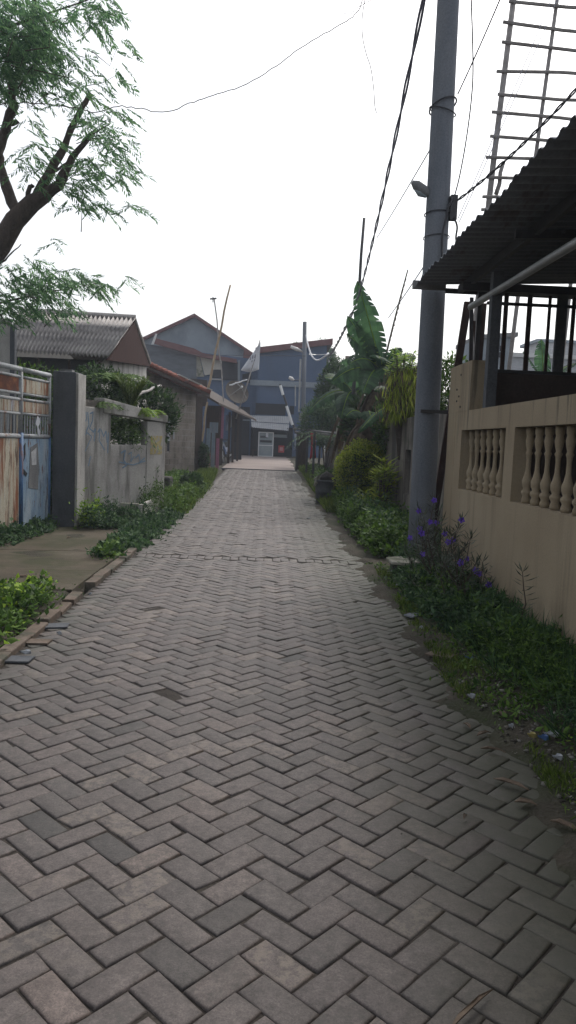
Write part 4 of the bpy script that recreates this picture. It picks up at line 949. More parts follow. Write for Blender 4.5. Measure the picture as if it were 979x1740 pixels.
cable(sag(V(600, 528, 19), V(728, -40, 6), .35)[::1], .0115, M['cablegrey'], 'thick twisted overhead cable running down to the thin dark pole', 1.9)
cable(sag(V(560, 604, 33), V(600, 528, 19), .1), .022, M['cable'], 'twisted cable from the banana plants to the short dark pole', 1.5)
cable([V(520, 568, YP), V(523, 585, YP-.5), V(530, 605, YP-1), V(540, 612, YP-1.5), V(553, 605, 30), V(558, 600, 30)], .035, M['whitepipe'], 'white looping cable between the far utility pole and the short dark pole')
cable([V(560, 613, 30), V(566, 628, 29), V(574, 640, 28), V(584, 646, 27)], .025, M['whitepipe'], 'pale short cable falling from the short dark pole to the greenery')
cable([V(525, 602, YP), V(545, 603, YP), V(572, 600, 30)], .02, M['steel'], 'straight grey cable between the far pole and the trees')
cable([V(520, 605, 33), V(300, 603, 40)], .012, M['cable'], 'thin dark wire passing in front of the grey gable')
cable(sag(V(778, 160, 8.9), V(862, -30, 7.5), .02), .008, M['cable'], 'thin straight wire tied to the upper ring of the utility pole')
cable(sag(V(640, 405, 16), V(742, 235, 9.0), .02), .008, M['cable'], 'thin guy wire going down from the utility pole to the banana plants')
cable(sag(V(660, 540, 15), V(735, 430, 9.1), .02), .008, M['cablegrey'], 'pale wire from the utility pole into the banana crown')
cable([V(772, 335, 8.9), V(781, 300, 8.8), V(792, 240, 8.7), V(801, 170, 8.6), V(804, 110, 8.5), V(801, 0, 8.4), V(800, -40, 8.4)], .008, M['cable'], 'thin black cable dropping from above to the pole bracket')
cable([V(770, 338, 8.85), V(762, 352, 8.8), V(757, 375, 8.8), V(752, 400, 8.8), V(751, 440, 8.8)], .014, M['cable'], 'thick black cable running down the face of the utility pole')
cable(sag(V(775, 342, 8.9), V(990, 140, 7.0), .06), .009, M['cable'], 'twisted service cable from the pole bracket up to the right', 1.5)
cable(sag(V(778, 372, 8.95), V(945, -20, 10), .03), .005, M['cablegrey'], 'fine wire crossing before the scaffold, upper of two')
cable(sag(V(780, 378, 8.95), V(955, -20, 10), .03), .005, M['cablegrey'], 'fine wire crossing before the scaffold, lower of two')
cable([V(772, 370, 8.85), V(777, 385, 8.8), V(775, 405, 8.8), V(779, 425, 8.8)], .012, M['cable'], 'short frayed cable end hanging right of the utility pole')
pts = [V(*p, 9.5+i*.05) for i, p in enumerate([(-20, 182), (30, 174), (80, 178), (120, 182), (165, 190), (200, 180), (240, 185), (285, 190), (330, 172), (370, 160), (420, 142), (470, 112), (510, 82), (560, 52), (595, 32), (612, 12), (620, -20)])]
tag(MB().tube([p+Vector((0, 0, random.gauss(0, .006))) for p in smooth_path(pts, 5)], .006, 5).build('vine_wire', M['bark']), 'thin vine-wrapped wire sagging across the lane from the tree', 'wire')
pts = [V(*p, 9.2) for p in [(624, -20), (616, 25), (616, 60), (622, 90), (630, 115), (635, 150), (637, 180), (640, 192)]]
tag(MB().tube(smooth_path(pts), .005, 5).build('hanging_vine', M['bark']), 'thin dry vine hanging down alone in the sky', 'vine')
# sparse dry tendrils where the two meet
pts = [V(*p, 9.2) for p in [(640, -5), (622, 5), (606, 14), (596, 24), (583, 22)]]
tag(MB().tube(smooth_path(pts), .0035, 4).build('hanging_vine', M['bark']), 'short curled dry tendril at the top of the sagging wire', 'vine')
# ------------------------------------------------------------------ VEGETATION
def stuff(nm, v, f, m, label, ct): return tag(mkobj(nm, v, f, m), label, ct, kind='stuff')
def inpoly(P, poly):
    x, y = P[:, 0], P[:, 1]; c = np.zeros(len(P), bool); n = len(poly)
    for i in range(n):
        x1, y1 = poly[i]; x2, y2 = poly[(i+1) % n]
        m = ((y1 > y) != (y2 > y)) & (x < (x2-x1)*(y-y1)/(y2-y1+1e-9)+x1); c ^= m
    return c
def scatter(poly, n):
    a = np.array(poly); lo, hi = a.min(0), a.max(0); out = np.zeros((0, 2))
    while len(out) < n: p = rng.uniform(lo, hi, (n*2, 2)); out = np.concatenate([out, p[inpoly(p, poly)]])
    return out[:n]
def clumps(xy, thr, s_=1.): return nz(xy[:, 0]*1.7, xy[:, 1], 1.6*s_, 4.)+.5*rng.normal(size=len(xy))*.4 > thr
def weeds(nm, poly, n, h, size, m, lb, thr=-.35, aspect=.65, up=.5, soil=True):
    xy = scatter(poly, n)+rng.normal(size=(n, 2))*np.array([.05, .1]); xy = xy[clumps(xy, thr)]; n = len(xy)
    hh = h*(.25+.75*np.clip(.5+nz(xy[:, 0]*1.5, xy[:, 1]*1.3, 2.3, 1.)*1.3, 0, 1))*(1+.5*(rng.random(n) > .93))
    z = soilz(xy[:, 0], xy[:, 1])+hh*rng.power(1.6, n)
    P = np.stack([xy[:, 0], xy[:, 1], z], 1); v, f = rand_leaves(P, size, aspect, up, jit=.45)
    return stuff(nm, v, f, m, lb, 'weeds')
def grass(nm, poly, n, h, m, lb, thr=-.3, lean=.35, wd=.006):
    xy = scatter(poly, n); xy = xy[clumps(xy, thr, 1.4)]; n = len(xy)
    P = np.stack([xy[:, 0], xy[:, 1], soilz(xy[:, 0], xy[:, 1])], 1); D = unit(np.stack([rng.normal(size=n)*lean, rng.normal(size=n)*lean, np.ones(n)], 1))
    S = unit(np.cross(D, rng.normal(size=(n, 3)))); L_ = h*(.4+.8*rng.random(n)); return stuff(nm, *leaves(P, D, S, L_, np.full(n, wd)*(1+rng.random(n)), .1), m, lb, 'grass')

# left verge
weeds('weeds', [(-2.75, 4.2), (-1.74, 4.2), (-1.74, 6.1), (-1.95, 6.65), (-2.9, 6.6)], 9000, .17, .045, M['leafmid'], 'leafy weeds between the kerb and the near edge of the driveway', -.6)
weeds('weeds', [(-2.75, 4.2), (-1.74, 4.2), (-1.9, 6.6), (-2.9, 6.5)], 2200, .21, .05, M['leafbright'], 'brighter young weeds standing out of the near left clump', -.1)
weeds('weeds', [(-4.6, 6.8), (-3.2, 9.2), (-3.1, 10.6), (-3.22, 11.3), (-3.6, 11.3), (-4.9, 7)], 12000, .2, .055, M['leafcool'], 'leafy weeds along the foot of the rusty gate', -.7)
weeds('weeds', [(-2.85, 11.6), (-2.6, 11.0), (-2.05, 11.5), (-1.95, 12.5), (-2.2, 13.3)], 9000, .32, .05, M['leafcool'], 'tall bushy weeds at the foot of the graffiti wall', -.7, .4)
weeds('weeds', [(-2.9, 11.7), (-2.75, 11.1), (-2.5, 11.3), (-2.7, 12)], 1100, .42, .05, M['leafbright'], 'bright green weed tuft against the gate pillar foot', -.8, .4)
weeds('weeds', [(-1.98, 8.5), (-1.62, 8.9), (-1.5, 10.5), (-1.52, 14), (-1.75, 14), (-2.05, 11.4)], 11000, .12, .05, M['leafcool'], 'low leafy weeds along the lane edge before the planter', -.7)
weeds('weeds', [(-1.9, 8.4), (-1.7, 8.4), (-1.7, 9.3), (-1.95, 9.3)], 350, .16, .045, M['leafmid'], 'small leafy tuft at the kerb end', -.9)
weeds('weeds', [(-2.0, 13.8), (-1.52, 14), (-1.55, 20), (-2.6, 24), (-3.2, 24), (-2.0, 14.6)], 13000, .2, .06, M['leafmid'], 'leafy weeds beyond the end of the graffiti wall', -.5)
grass('grass', [(-2.4, 15), (-1.5, 14), (-1.5, 20), (-1.8, 27), (-2.3, 27)], 9000, .2, M['grassblade'], 'grass fringe on the left lane edge in front of the block house', -.8, .5, .012)
weeds('weeds', [(-2.35, 12.9), (-2.0, 12.9), (-1.75, 14), (-2.0, 14)], 2600, .6, .05, M['leafmid'], 'grassy weeds filling the planter box', -.9, .25, .9)
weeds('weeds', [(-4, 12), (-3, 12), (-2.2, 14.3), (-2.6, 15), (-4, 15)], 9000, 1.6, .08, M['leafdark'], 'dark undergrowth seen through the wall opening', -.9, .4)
# right verge
weeds('weeds', [(1.42, 9.4), (1.9, 8.9), (2.45, 9.3), (2.4, 17.5), (1.55, 18), (1.42, 13)], 42000, .34, .055, M['leafmid'], 'thick leafy ground cover below the concrete wall', -.8)
weeds('weeds', [(1.55, 9.4), (2.4, 9.6), (2.3, 17.5), (1.6, 18)], 7000, .42, .08, M['leafcool'], 'broad dark leaves poking out of the right ground cover', -.4, .3)
weeds('weeds', [(1.5, 5.0), (2.09, 5.0), (2.09, 8.7), (1.7, 8.9), (1.42, 7.8), (1.36, 6.4)], 22000, .19, .04, M['leafcool'], 'dark ground weeds under the purple flowers', -.75, .4)
weeds('weeds', [(1.5, 5.0), (2.09, 5.0), (2.09, 7.4), (1.4, 7)], 4500, .22, .05, M['leafmid'], 'lighter sprigs standing among the weeds under the purple flowers', -.1, .3)
weeds('weeds', [(1.55, 3.9), (2.09, 3.6), (2.09, 5.3), (1.5, 5.4)], 11000, .2, .03, M['leafmid'], 'low feathery weeds along the foot of the tan wall', -.55, .3)
grass('grass', [(1.5, 3.4), (2.09, 3.2), (2.09, 6.5), (1.45, 6.5)], 4500, .24, M['leafcool'], 'straggly grass mixed into the weeds along the tan wall', -.1, .8, .006)
weeds('weeds', [(1.5, 2.3), (2.09, 2.2), (2.09, 3.9), (1.6, 3.9)], 7000, .13, .026, M['leafcool'], 'near weeds along the foot of the tan wall', -.3, .35)
weeds('weeds', [(1.3, 2.3), (1.6, 2.3), (1.6, 3.4), (1.35, 3.2)], 900, .05, .018, M['leafbright'], 'tiny bright weeds in the dirt at the near right edge', -.0, .4)
grass('grass', [(1.2, 2.4), (1.75, 2.4), (1.75, 3.6), (1.3, 3.6)], 4200, .06, M['grassblade'], 'short grass tufts in the near right dirt', .15, .6, .004)
grass('grass', [(1.15, 4), (1.5, 4), (1.6, 8), (1.3, 8.5)], 9000, .06, M['grassblade'], 'short grass creeping over the paver edge on the right', .1, .6, .004)
grass('grass', [(1.25, 15), (1.7, 14), (2.2, 30), (1.35, 30)], 20000, .22, M['grassblade'], 'sunlit grass strip along the right lane edge toward the frame', -.9, .5, .014)
weeds('weeds', [(1.4, 18.2), (2.2, 18), (2.3, 29), (1.6, 29)], 9000, .3, .07, M['leafmid'], 'weeds under the drying frame', -.3)
weeds('weeds', [(1.18, 3.6), (1.55, 3.2), (1.6, 8.4), (1.28, 8.8)], 4200, .05, .028, M['leafmid'], 'creeping weeds spreading from the verge over the paver edge', .05, .5)
weeds('weeds', [(-1.72, 3.6), (-1.45, 3.6), (-1.5, 7), (-1.68, 7)], 700, .035, .022, M['leafmid'], 'tiny weeds in the gap along the left kerb', .2, .5)
# gravel and pebbles
pb = scatter([(1.28, 2.2), (1.75, 2.2), (1.72, 4.4), (1.45, 5.6), (1.2, 4.2)], 1500)
def pebbles(xy, r0, r1):
    vs = []; fs = []; base_v = np.array([(1, 0, 0), (-1, 0, 0), (0, 1, 0), (0, -1, 0), (0, 0, .6), (0, 0, -.6)]); bf = np.array([(0, 2, 4), (2, 1, 4), (1, 3, 4), (3, 0, 4), (2, 0, 5), (1, 2, 5), (3, 1, 5), (0, 3, 5)])
    for i, (x, y) in enumerate(xy):
        r_ = r0+(r1-r0)*random.random()**3; q = rng.normal(size=(3, 3)); q, _ = np.linalg.qr(q)
        vs.append((base_v*r_*rng.uniform(.6, 1.2, 3))@q*np.array([1, 1, .7])+np.array([x, y, float(soilz(np.array([x]), np.array([y]))[0])+r_*.25])); fs.append(bf+6*i)
    return np.concatenate(vs), np.concatenate(fs)
stuff('gravel', *pebbles(pb, .004, .022), M['pebble'], 'small gravel and crumbs in the dirt by the right paver edge', 'gravel')
pb = scatter([(-1.55, 2.2), (1.3, 2.2), (1.35, 9), (-1.55, 9)], 260)
v, f = pebbles(pb, .002, .006); v[:, 2] = np.maximum(v[:, 2], 0)+.085-0.0; v[:, 2] = v[:, 2]-.083
stuff('gravel', v, f, M['pebble'], 'scattered grit on the pavers', 'gravel')

# plants built as things
def bush(nm, lb, ct, c, r_, n, size, m, aspect=.5, stems=8, inner=None, up=.4, shell=.55):
    c = Vector(c); base_ = Vector((c.x, c.y, g(c.y))); t = thing(nm, lb, ct, base_)
    D = unit(rng.normal(size=(n, 3))); rad = (shell+(1-shell)*rng.random(n)**.6)*(1+.16*nz(D[:, 0]*3, D[:, 1]*3+D[:, 2]*2, 1.2, 2))
    P = np.array(c)+D*rad[:, None]*np.array(r_); P[:, 2] = np.maximum(P[:, 2], base_.z+.03)
    v, f = rand_leaves(P, size, aspect, up, out=D*.6); mkobj('foliage', v, f, m, t)
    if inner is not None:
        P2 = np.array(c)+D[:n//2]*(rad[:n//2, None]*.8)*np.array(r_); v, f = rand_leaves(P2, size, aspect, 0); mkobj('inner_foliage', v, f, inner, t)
    st = MB()
    for i in range(stems):
        e = c+Vector((random.uniform(-.6, .6)*r_[0], random.uniform(-.6, .6)*r_[1], random.uniform(-.2, .5)*r_[2])); st.tube([base_+Vector((random.uniform(-.05, .05), 0, -.03)), base_.lerp(e, .5)+Vector((random.uniform(-.05, .05), 0, 0)), e], [.018, .012, .006], 5)
    st.build('stem', M['bark'], t); return t
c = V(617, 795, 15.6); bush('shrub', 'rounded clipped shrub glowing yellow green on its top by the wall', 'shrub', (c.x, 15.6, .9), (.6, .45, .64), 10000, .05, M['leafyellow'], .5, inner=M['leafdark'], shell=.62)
c = V(650, 800, 13.9)
bl = thing('leafy_plant', 'bright large leaved plant in front of the rounded shrub', 'plant', (c.x, 13.9, 0.02))
P = []; D = []
stb = MB()
for i in range(26):
    a = random.uniform(0, 6.28); h_ = random.uniform(.45, 1.25); tipp = Vector((c.x+math.cos(a)*.34*random.random(), 13.9+math.sin(a)*.35*random.random(), h_))
    b_ = Vector((c.x, 13.9, .02)); stb.tube([b_, b_.lerp(tipp, .6)+Vector((0, 0, .05)), tipp], [.014, .01, .006], 5)
    for k in range(9):
        q = k*2.4; P.append(tuple(tipp+Vector((0, 0, -.02*k)))); D.append((math.cos(q), math.sin(q), .55-.09*k))
P = np.array(P); D = unit(np.array(D)+rng.normal(size=(len(D), 3))*.12); S_ = unit(np.cross(D, np.tile([0, 0, 1.], (len(D), 1))))
mkobj('foliage', *leaves(P, D, S_, rng.uniform(.2, .3, len(P)), rng.uniform(.055, .09, len(P))), M['leafyellow'], bl); stb.build('stem', M['bark'], bl)
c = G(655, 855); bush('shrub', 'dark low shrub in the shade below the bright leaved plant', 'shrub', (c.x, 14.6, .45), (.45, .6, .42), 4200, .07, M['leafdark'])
c = V(588, 862, 17); bush('shrub', 'small dark green shrub behind the plastic drum', 'shrub', (c.x, 18, .5), (.4, .6, .38), 3500, .06, M['leafcool'])

# drum, slab cover
dm = thing('plastic_drum', 'dark plastic rubbish drum with a torn bag on its rim beside the lane', 'drum', G(553, 856))
b_ = G(553, 856); dm.location = b_
MB().lathe(b_, [(.2, 0), (.22, .02), (.235, .25), (.25, .26), (.245, .3), (.26, .5), (.285, .52), (.285, .55), (.25, .55), (.245, .3)], 24).build('body', M['plastic'], dm, smooth=True)
MB().tube([b_+Vector((-.28, -.02, .56)), b_+Vector((-.2, -.12, .6)), b_+Vector((-.22, -.1, .5)), b_+Vector((-.28, -.04, .4))], [.02, .07, .06, .02], 7).build('bag', M['stone'], dm)
MB().tube([b_+Vector((-.2, 0, .56)), b_+Vector((0, -.08, .63)), b_+Vector((.22, 0, .57))], [.05, .13, .04], 8).build('rubbish', M['darkstone'], dm)
scv = thing('stone_block', 'dark block capped by a pale concrete slab beside the ground cover', 'block', G(682, 985))
b_ = G(682, 983); scv.location = b_
MB().prism([b_+Vector(p) for p in [(-.11, -.12, -.02), (.14, -.1, -.02), (.16, .2, -.02), (-.1, .2, -.02)]], (0, 0, .2)).build('block', M['darkstone'], scv, bevel=.02)
MB().prism([b_+Vector(p) for p in [(-.15, -.2, .18), (.0, -.24, .18), (.17, -.16, .18), (.2, .16, .18), (.02, .24, .18), (-.16, .12, .18)]], (0, .0, .035)).build('slab', M['stone'], scv, bevel=.01)
wb_ = G(297, 838); tag(MB().prism([wb_+Vector(p) for p in [(-.42, -.2, -.02), (-.1, -.22, -.02), (-.08, .3, -.02), (-.4, .3, -.02)]], (0, 0, .42)).build('block', M['darkstone'], bevel=.05), 'dark mossy block standing past the end of the graffiti wall', 'block')
wb_ = G(325, 832); bush('shrub', 'small dark leafy bush beside the dark mossy block', 'shrub', (wb_.x, wb_.y, g(wb_.y)+.2), (.3, .4, .22), 1500, .07, M['leafdark'])
wb_ = V(345, 785, 26.5); bush('shrub', 'dark plant at the corner of the block house', 'shrub', (wb_.x, 26.5, .75), (.22, .3, .5), 1500, .09, M['leafdark'])

# plants on the left wall top
def spray(nm, lb, ct, c, n, spread, length, m, droop=.5, leafl=.07, aspect=.25, up=.8):
    c = Vector(c); t = thing(nm, lb, ct, c); st = MB(); P = []; D = []
    for i in range(n):
        a = random.uniform(0, 6.28); d = Vector((math.cos(a)*spread, math.sin(a)*spread, up)).normalized(); L_ = length*random.uniform(.6, 1.1); pts = []
        for k in range(8):
            s_ = k/7; pts.append(c+d*L_*s_+Vector((0, 0, -droop*L_*s_*s_)))
        st.tube(pts, [.006*(1-.7*k/7) for k in range(8)], 4)
        for k in range(1, 8):
            for u in (0, .5):
                p = pts[k-1].lerp(pts[k], u); tdir = (pts[k]-pts[k-1]).normalized(); sd = tdir.cross(Vector((0, 0, 1))).normalized()
                for sg_ in (-1, 1): P.append(tuple(p)); D.append(tuple(tdir*.6+sd*sg_*.8))
    P = np.array(P); D = unit(np.array(D)+rng.normal(size=(len(D), 3))*.1); S_ = unit(np.cross(D, np.array([0.1, .1, 1])))
    mkobj('leaf_blades', *leaves(P, D, S_, leafl*rng.uniform(.6, 1.2, len(P)), leafl*aspect*np.ones(len(P))), m, t); st.build('stem', m, t); return t
spray('grass_tuft', 'tall bright grass tuft growing on top of the graffiti wall', 'grass tuft', W(1.4, 1.92, -.1), 42, .35, .75, M['grassblade'], .25, .16, .1, 1.0)
spray('fern', 'feathery fern growing on the wall top beside the pillar', 'fern', W(.65, 1.9, -.12), 24, .9, .6, M['leafmid'], .7, .1, .3)
spray('fern', 'feathery fern arching high behind the wall under the asbestos roof', 'fern', V(195, 650, 13.6), 16, 1., .8, M['leafmid'], .6, .14, .28)
spray('fern', 'yellow green fern hanging over the middle of the lintel', 'fern', W(1.65, 1.9, -.05), 26, 1., .42, M['leafbright'], .9, .09, .3)
spray('fern', 'small bright fern near the far end of the lintel', 'fern', W(2.1, 1.88, -.1), 14, .9, .3, M['leafbright'], .7, .08, .35)
spray('fern', 'dark fern drooping inside the wall opening', 'fern', W(1.6, 1.72, -.4), 34, .9, .75, M['leafmid'], 1.2, .12, .28, .5)
c = V(165, 665, 14); bush('shrub', 'dark shrub behind the graffiti wall under the roof', 'shrub', (c.x, 14, 2.2), (.6, .5, .5), 3500, .09, M['leafdark'], .35)
c = V(230, 665, 15); bush('shrub', 'dark mass of leaves behind the grass tuft', 'shrub', (c.x, 15.2, 1.9), (.9, .5, .6), 4500, .1, M['leafdark'], .4)
c = V(40, 655, 14); bush('shrub', 'green shrub showing through the upper gate bars', 'shrub', (c.x, 14, 1.9), (1.1, .5, .8), 5000, .08, M['leafmid'], .4)

# purple flowering plants (narrow leaves)
def ruellia(base_px, tips, lb, Yoff=0., base=None):
    b_ = Vector(base) if base is not None else G(*base_px); t = thing('flowering_plant', lb, 'plant', b_, 'purple flowering plants by the tan wall')
    for (tp, flower) in tips:
        T = V(*tp, b_.y+random.uniform(-.12, .12)); mid = b_.lerp(T, .55)+Vector((random.uniform(-.06, .06), 0, 0)); pts = [b_, b_.lerp(mid, .5)+Vector((random.uniform(-.02, .02), 0, 0)), mid, mid.lerp(T, .5)+Vector((random.uniform(-.015, .015), 0, 0)), T]
        MB().tube(pts, [.007, .006, .005, .004, .003], 6).build('stem', M['bark'], t)
        P = []; D = []; n = max(5, int((T-b_).length/.055))
        for k in range(n):
            s_ = .25+.75*k/n; seg_ = min(3, int(s_*4)); p = pts[seg_].lerp(pts[seg_+1], s_*4-seg_); a = k*1.57+random.random()
            for q in (a, a+math.pi): P.append(tuple(p)); D.append((math.cos(q), math.sin(q), .45))
        for q in range(4): P.append(tuple(T)); D.append((math.cos(q*1.6)*.6, math.sin(q*1.6)*.6, .9))
        P = np.array(P); D = unit(np.array(D)+rng.normal(size=(len(D), 3))*.2); S_ = unit(np.cross(D, np.array([0.05, .1, 1])))
        mkobj('leaf_blades', *leaves(P, D, S_, rng.uniform(.07, .15, len(P)), rng.uniform(.012, .02, len(P)), .3), M['ruellia'], t)
        for fl in ([flower] if flower and not isinstance(flower, list) else (flower or [])):
            c_ = V(*fl, b_.y-.08) if isinstance(fl, tuple) else T
            fb2 = MB(); nrm = Vector((random.uniform(-.5, .3), -1, random.uniform(-.1, .5))).normalized(); u_ = nrm.cross(Vector((0, 0, 1))).normalized(); v_ = nrm.cross(u_); 
            for k in range(5):
                q = k*1.2566+random.random()*.2; dv = u_*math.cos(q)+v_*math.sin(q); sv = nrm.cross(dv); r_ = .032
                fb2.add([c_-nrm*.012, c_+dv*r_*.55+sv*r_*.42+nrm*.006, c_+dv*r_*1.05+sv*r_*.2+nrm*.0, c_+dv*r_*1.05-sv*r_*.2, c_+dv*r_*.55-sv*r_*.42+nrm*.006], [(0, 1, 2, 3, 4)])
            fb2.tube([c_-nrm*.045, c_-nrm*.01], [.004, .01], 6); fb2.build('flower', M['purple'], t)
            if isinstance(fl, tuple) and (c_-T).length > .05: MB().tube([T.lerp(mid, .3), c_-nrm*.04], .0025, 4).build('stem', M['bark'], t)
ruellia(None, [((712, 868), True), ((738, 850), [(738, 850), (731, 887)]), ((725, 930), [(697, 914), (742, 888)]), ((700, 925), None), ((745, 880), None)], 'tallest purple flowering plant at the foot of the utility pole', base=(1.82, 8.2, .05))
ruellia(None, [((768, 905), [(762, 921), (770, 918)]), ((755, 960), [(762, 967)]), ((735, 940), [(718, 942)]), ((790, 930), [(795, 950)]), ((780, 900), None)], 'dense purple flowering plant in the middle of the group', base=(1.86, 7.5, .05))
ruellia(None, [((803, 860), [(797, 865)]), ((775, 915), None), ((802, 920), None)], 'flowering plant whose drooping top stands against the lower balusters', base=(1.93, 7.9, .05))
ruellia(None, [((812, 965), [(808, 969), (815, 975)]), ((800, 912), None), ((720, 1000), None)], 'flowering plant with two purple blooms before the tan wall', base=(1.84, 6.9, .05))
ruellia((826, 1035), [((850, 950), [(872, 942)]), ((820, 955), None)], 'forked bare stemmed plant with one purple bloom on its right tip')
ruellia((880, 1090), [((888, 972), None)], 'single slender stem without flowers nearest along the tan wall')
ruellia(None, [((738, 1005), [(740, 1010)]), ((785, 1015), [(783, 1024)]), ((760, 985), None), ((745, 1020), None), ((700, 990), None)], 'low purple flowering plant nearest the pavers', base=(1.66, 6.6, .05))
ruellia(None, [((715, 985), None), ((700, 960), None), ((735, 970), None), ((750, 990), None)], 'flowerless narrow leaved clump at the paver edge behind the low blooms', base=(1.62, 7.3, .05))

for i, (bx_, by_, n_, fl_, lb) in enumerate([(1.78, 7.8, 9, 2, 'bushy purple flowering plant between the utility pole and the wall'), (1.7, 7.0, 9, 2, 'bushy purple flowering plant in front of the pale slab'), (1.86, 6.5, 7, 1, 'bushy purple flowering plant beneath the first baluster opening'), (1.72, 6.1, 6, 1, 'smaller purple flowering plant nearest the camera side of the group')]):
    tips = []
    for k in range(n_):
        p = Vector((bx_+random.uniform(-.28, .22), by_, random.uniform(.35, .85)-.12*(i > 1)))
        # tip given as a pixel of the same world point
        e = p-Vector((0, 0, EYE)); zc = -e.dot(cb.normalized()); tips.append(((CX+F*e.dot(cr.normalized())/zc, CY-F*e.dot(cu.normalized())/zc), k < fl_))
    ruellia(None, tips, lb, base=(bx_, by_, .05))
# litter and dry leaves
def flat_thing(px, py, pts, m, nm, lb, ct, dz=.012, th=.004, rot=0., curl=.01, grp=None):
    p = G(px, py); z = max(0, float(soilz(np.array([p.x]), np.array([p.y]))[0])); mb = MB(); cs, sn = math.cos(rot), math.sin(rot)
    P_ = [(p.x+cs*a-sn*b, p.y+sn*a+cs*b, z+dz+curl*abs(math.sin(i*2.1))) for i, (a, b) in enumerate(pts)]
    mb.prism(P_, (0, 0, th)); return tag(mb.build(nm, m), lb, ct, grp)
def leafpts(L_, w_): return [(-L_/2, 0), (-L_/4, w_/2), (L_/5, w_/2.2), (L_/2, 0), (L_/5, -w_/2.2), (-L_/4, -w_/2)]
for (x, y, L_, w_, r_, lb) in [(868, 1338, .16, .028, -.7, 'curled dry leaf lying on the muddy paver edge'), (893, 1372, .09, .03, -.3, 'pale dry leaf beside the curled one on the muddy edge'), (960, 1413, .12, .03, -.8, 'brown dry leaf at the right border of the lane'), (822, 1252, .1, .02, .5, 'rust coloured twig like leaf on the right dirt'), (838, 1280, .12, .014, -.4, 'long thin dry stalk on the right dirt'),
                               (793, 1238, .07, .02, 1.9, 'short orange dry leaf near the blue plastic scrap'), (852, 1226, .06, .035, 1.5, 'upright dry leaf in the gravel'), (800, 1725, .22, .012, .75, 'dry stick lying on the nearest pavers'), (790, 1395, .03, .012, .9, 'tiny pale leaf scrap in a paver joint'), (40, 985, .12, .05, .2, 'dry leaf on the mossy driveway slab'), (118, 918, .1, .04, 1., 'dry leaf at the foot of the gate pillar')]:
    flat_thing(x, y, leafpts(L_, w_), M['dryleaf'], 'dry_leaf', lb, 'leaf', rot=r_, curl=.015, grp='dry leaves on the ground')
rag = lambda s: [(s*math.cos(q)*random.uniform(.5, 1), s*.6*math.sin(q)*random.uniform(.5, 1)) for q in np.linspace(0, 5.7, 8)]
for (x, y, s_, m, lb) in [(797, 1130, .04, 'litterblue', 'crumpled blue plastic scrap at the edge of the weeds'), (800, 1198, .03, 'litterwhite', 'white scrap on the dirt below the blue plastic'), (937, 1268, .05, 'litterwhite', 'white and blue wrapper among the right weeds'), (922, 1273, .03, 'litterblue', 'dark blue scrap beside the white wrapper'), (903, 1268, .03, 'litteryellow', 'yellow wrapper piece in the gravel'),
                          (948, 1305, .035, 'litterwhite', 'pale scrap below the white wrapper'), (715, 1078, .02, 'litterwhite', 'small white scrap on the right paver edge'), (43, 1116, .045, 'litterwhite', 'white scrap at the near left kerb'), (100, 1083, .022, 'litterwhite', 'small white scrap on the left pavers'), (153, 1015, .025, 'litterwhite', 'white scrap lying on the kerb joint'), (525, 882, .05, 'litterwhite', 'white scrap in the grass before the drum'), (868, 1252, .018, 'litterwhite', 'tiny white scrap in the gravel')]:
    flat_thing(x, y, rag(s_), M[m], 'litter', lb, 'litter', dz=.02, th=.006, curl=.02, grp='litter on the verges')
for (x, y, s_, r_, lb, m) in [(690, 1022, .16, .8, 'reddish loose slab fragment on the right edge of the pavers', 'kerb'), (700, 1050, .16, 0.9, 'grey loose slab fragment nearer than the reddish one', 'pole'), (683, 1000, .2, .9, 'pale loose slab fragment farthest along the right paver edge', 'pole'), (750, 1120, .2, -.5, 'flat reddish stone by the blue plastic scrap', 'kerb'), (95, 1065, .2, .3, 'dark flat stone beside the left kerb', 'dkcement'), (65, 1092, .18, .1, 'reddish flat stone beside the left kerb', 'kerb'), (30, 1122, .2, .1, 'bluish flat stone at the left frame edge', 'dkcement')]:
    flat_thing(x, y, [(-s_/2, -s_*.3), (s_*.4, -s_*.35), (s_/2, s_*.25), (-s_*.35, s_*.3)], M[m], 'stone_fragment', lb, 'stone', dz=.002, th=.012, rot=r_, curl=0, grp='loose slab fragments along the paver edges')

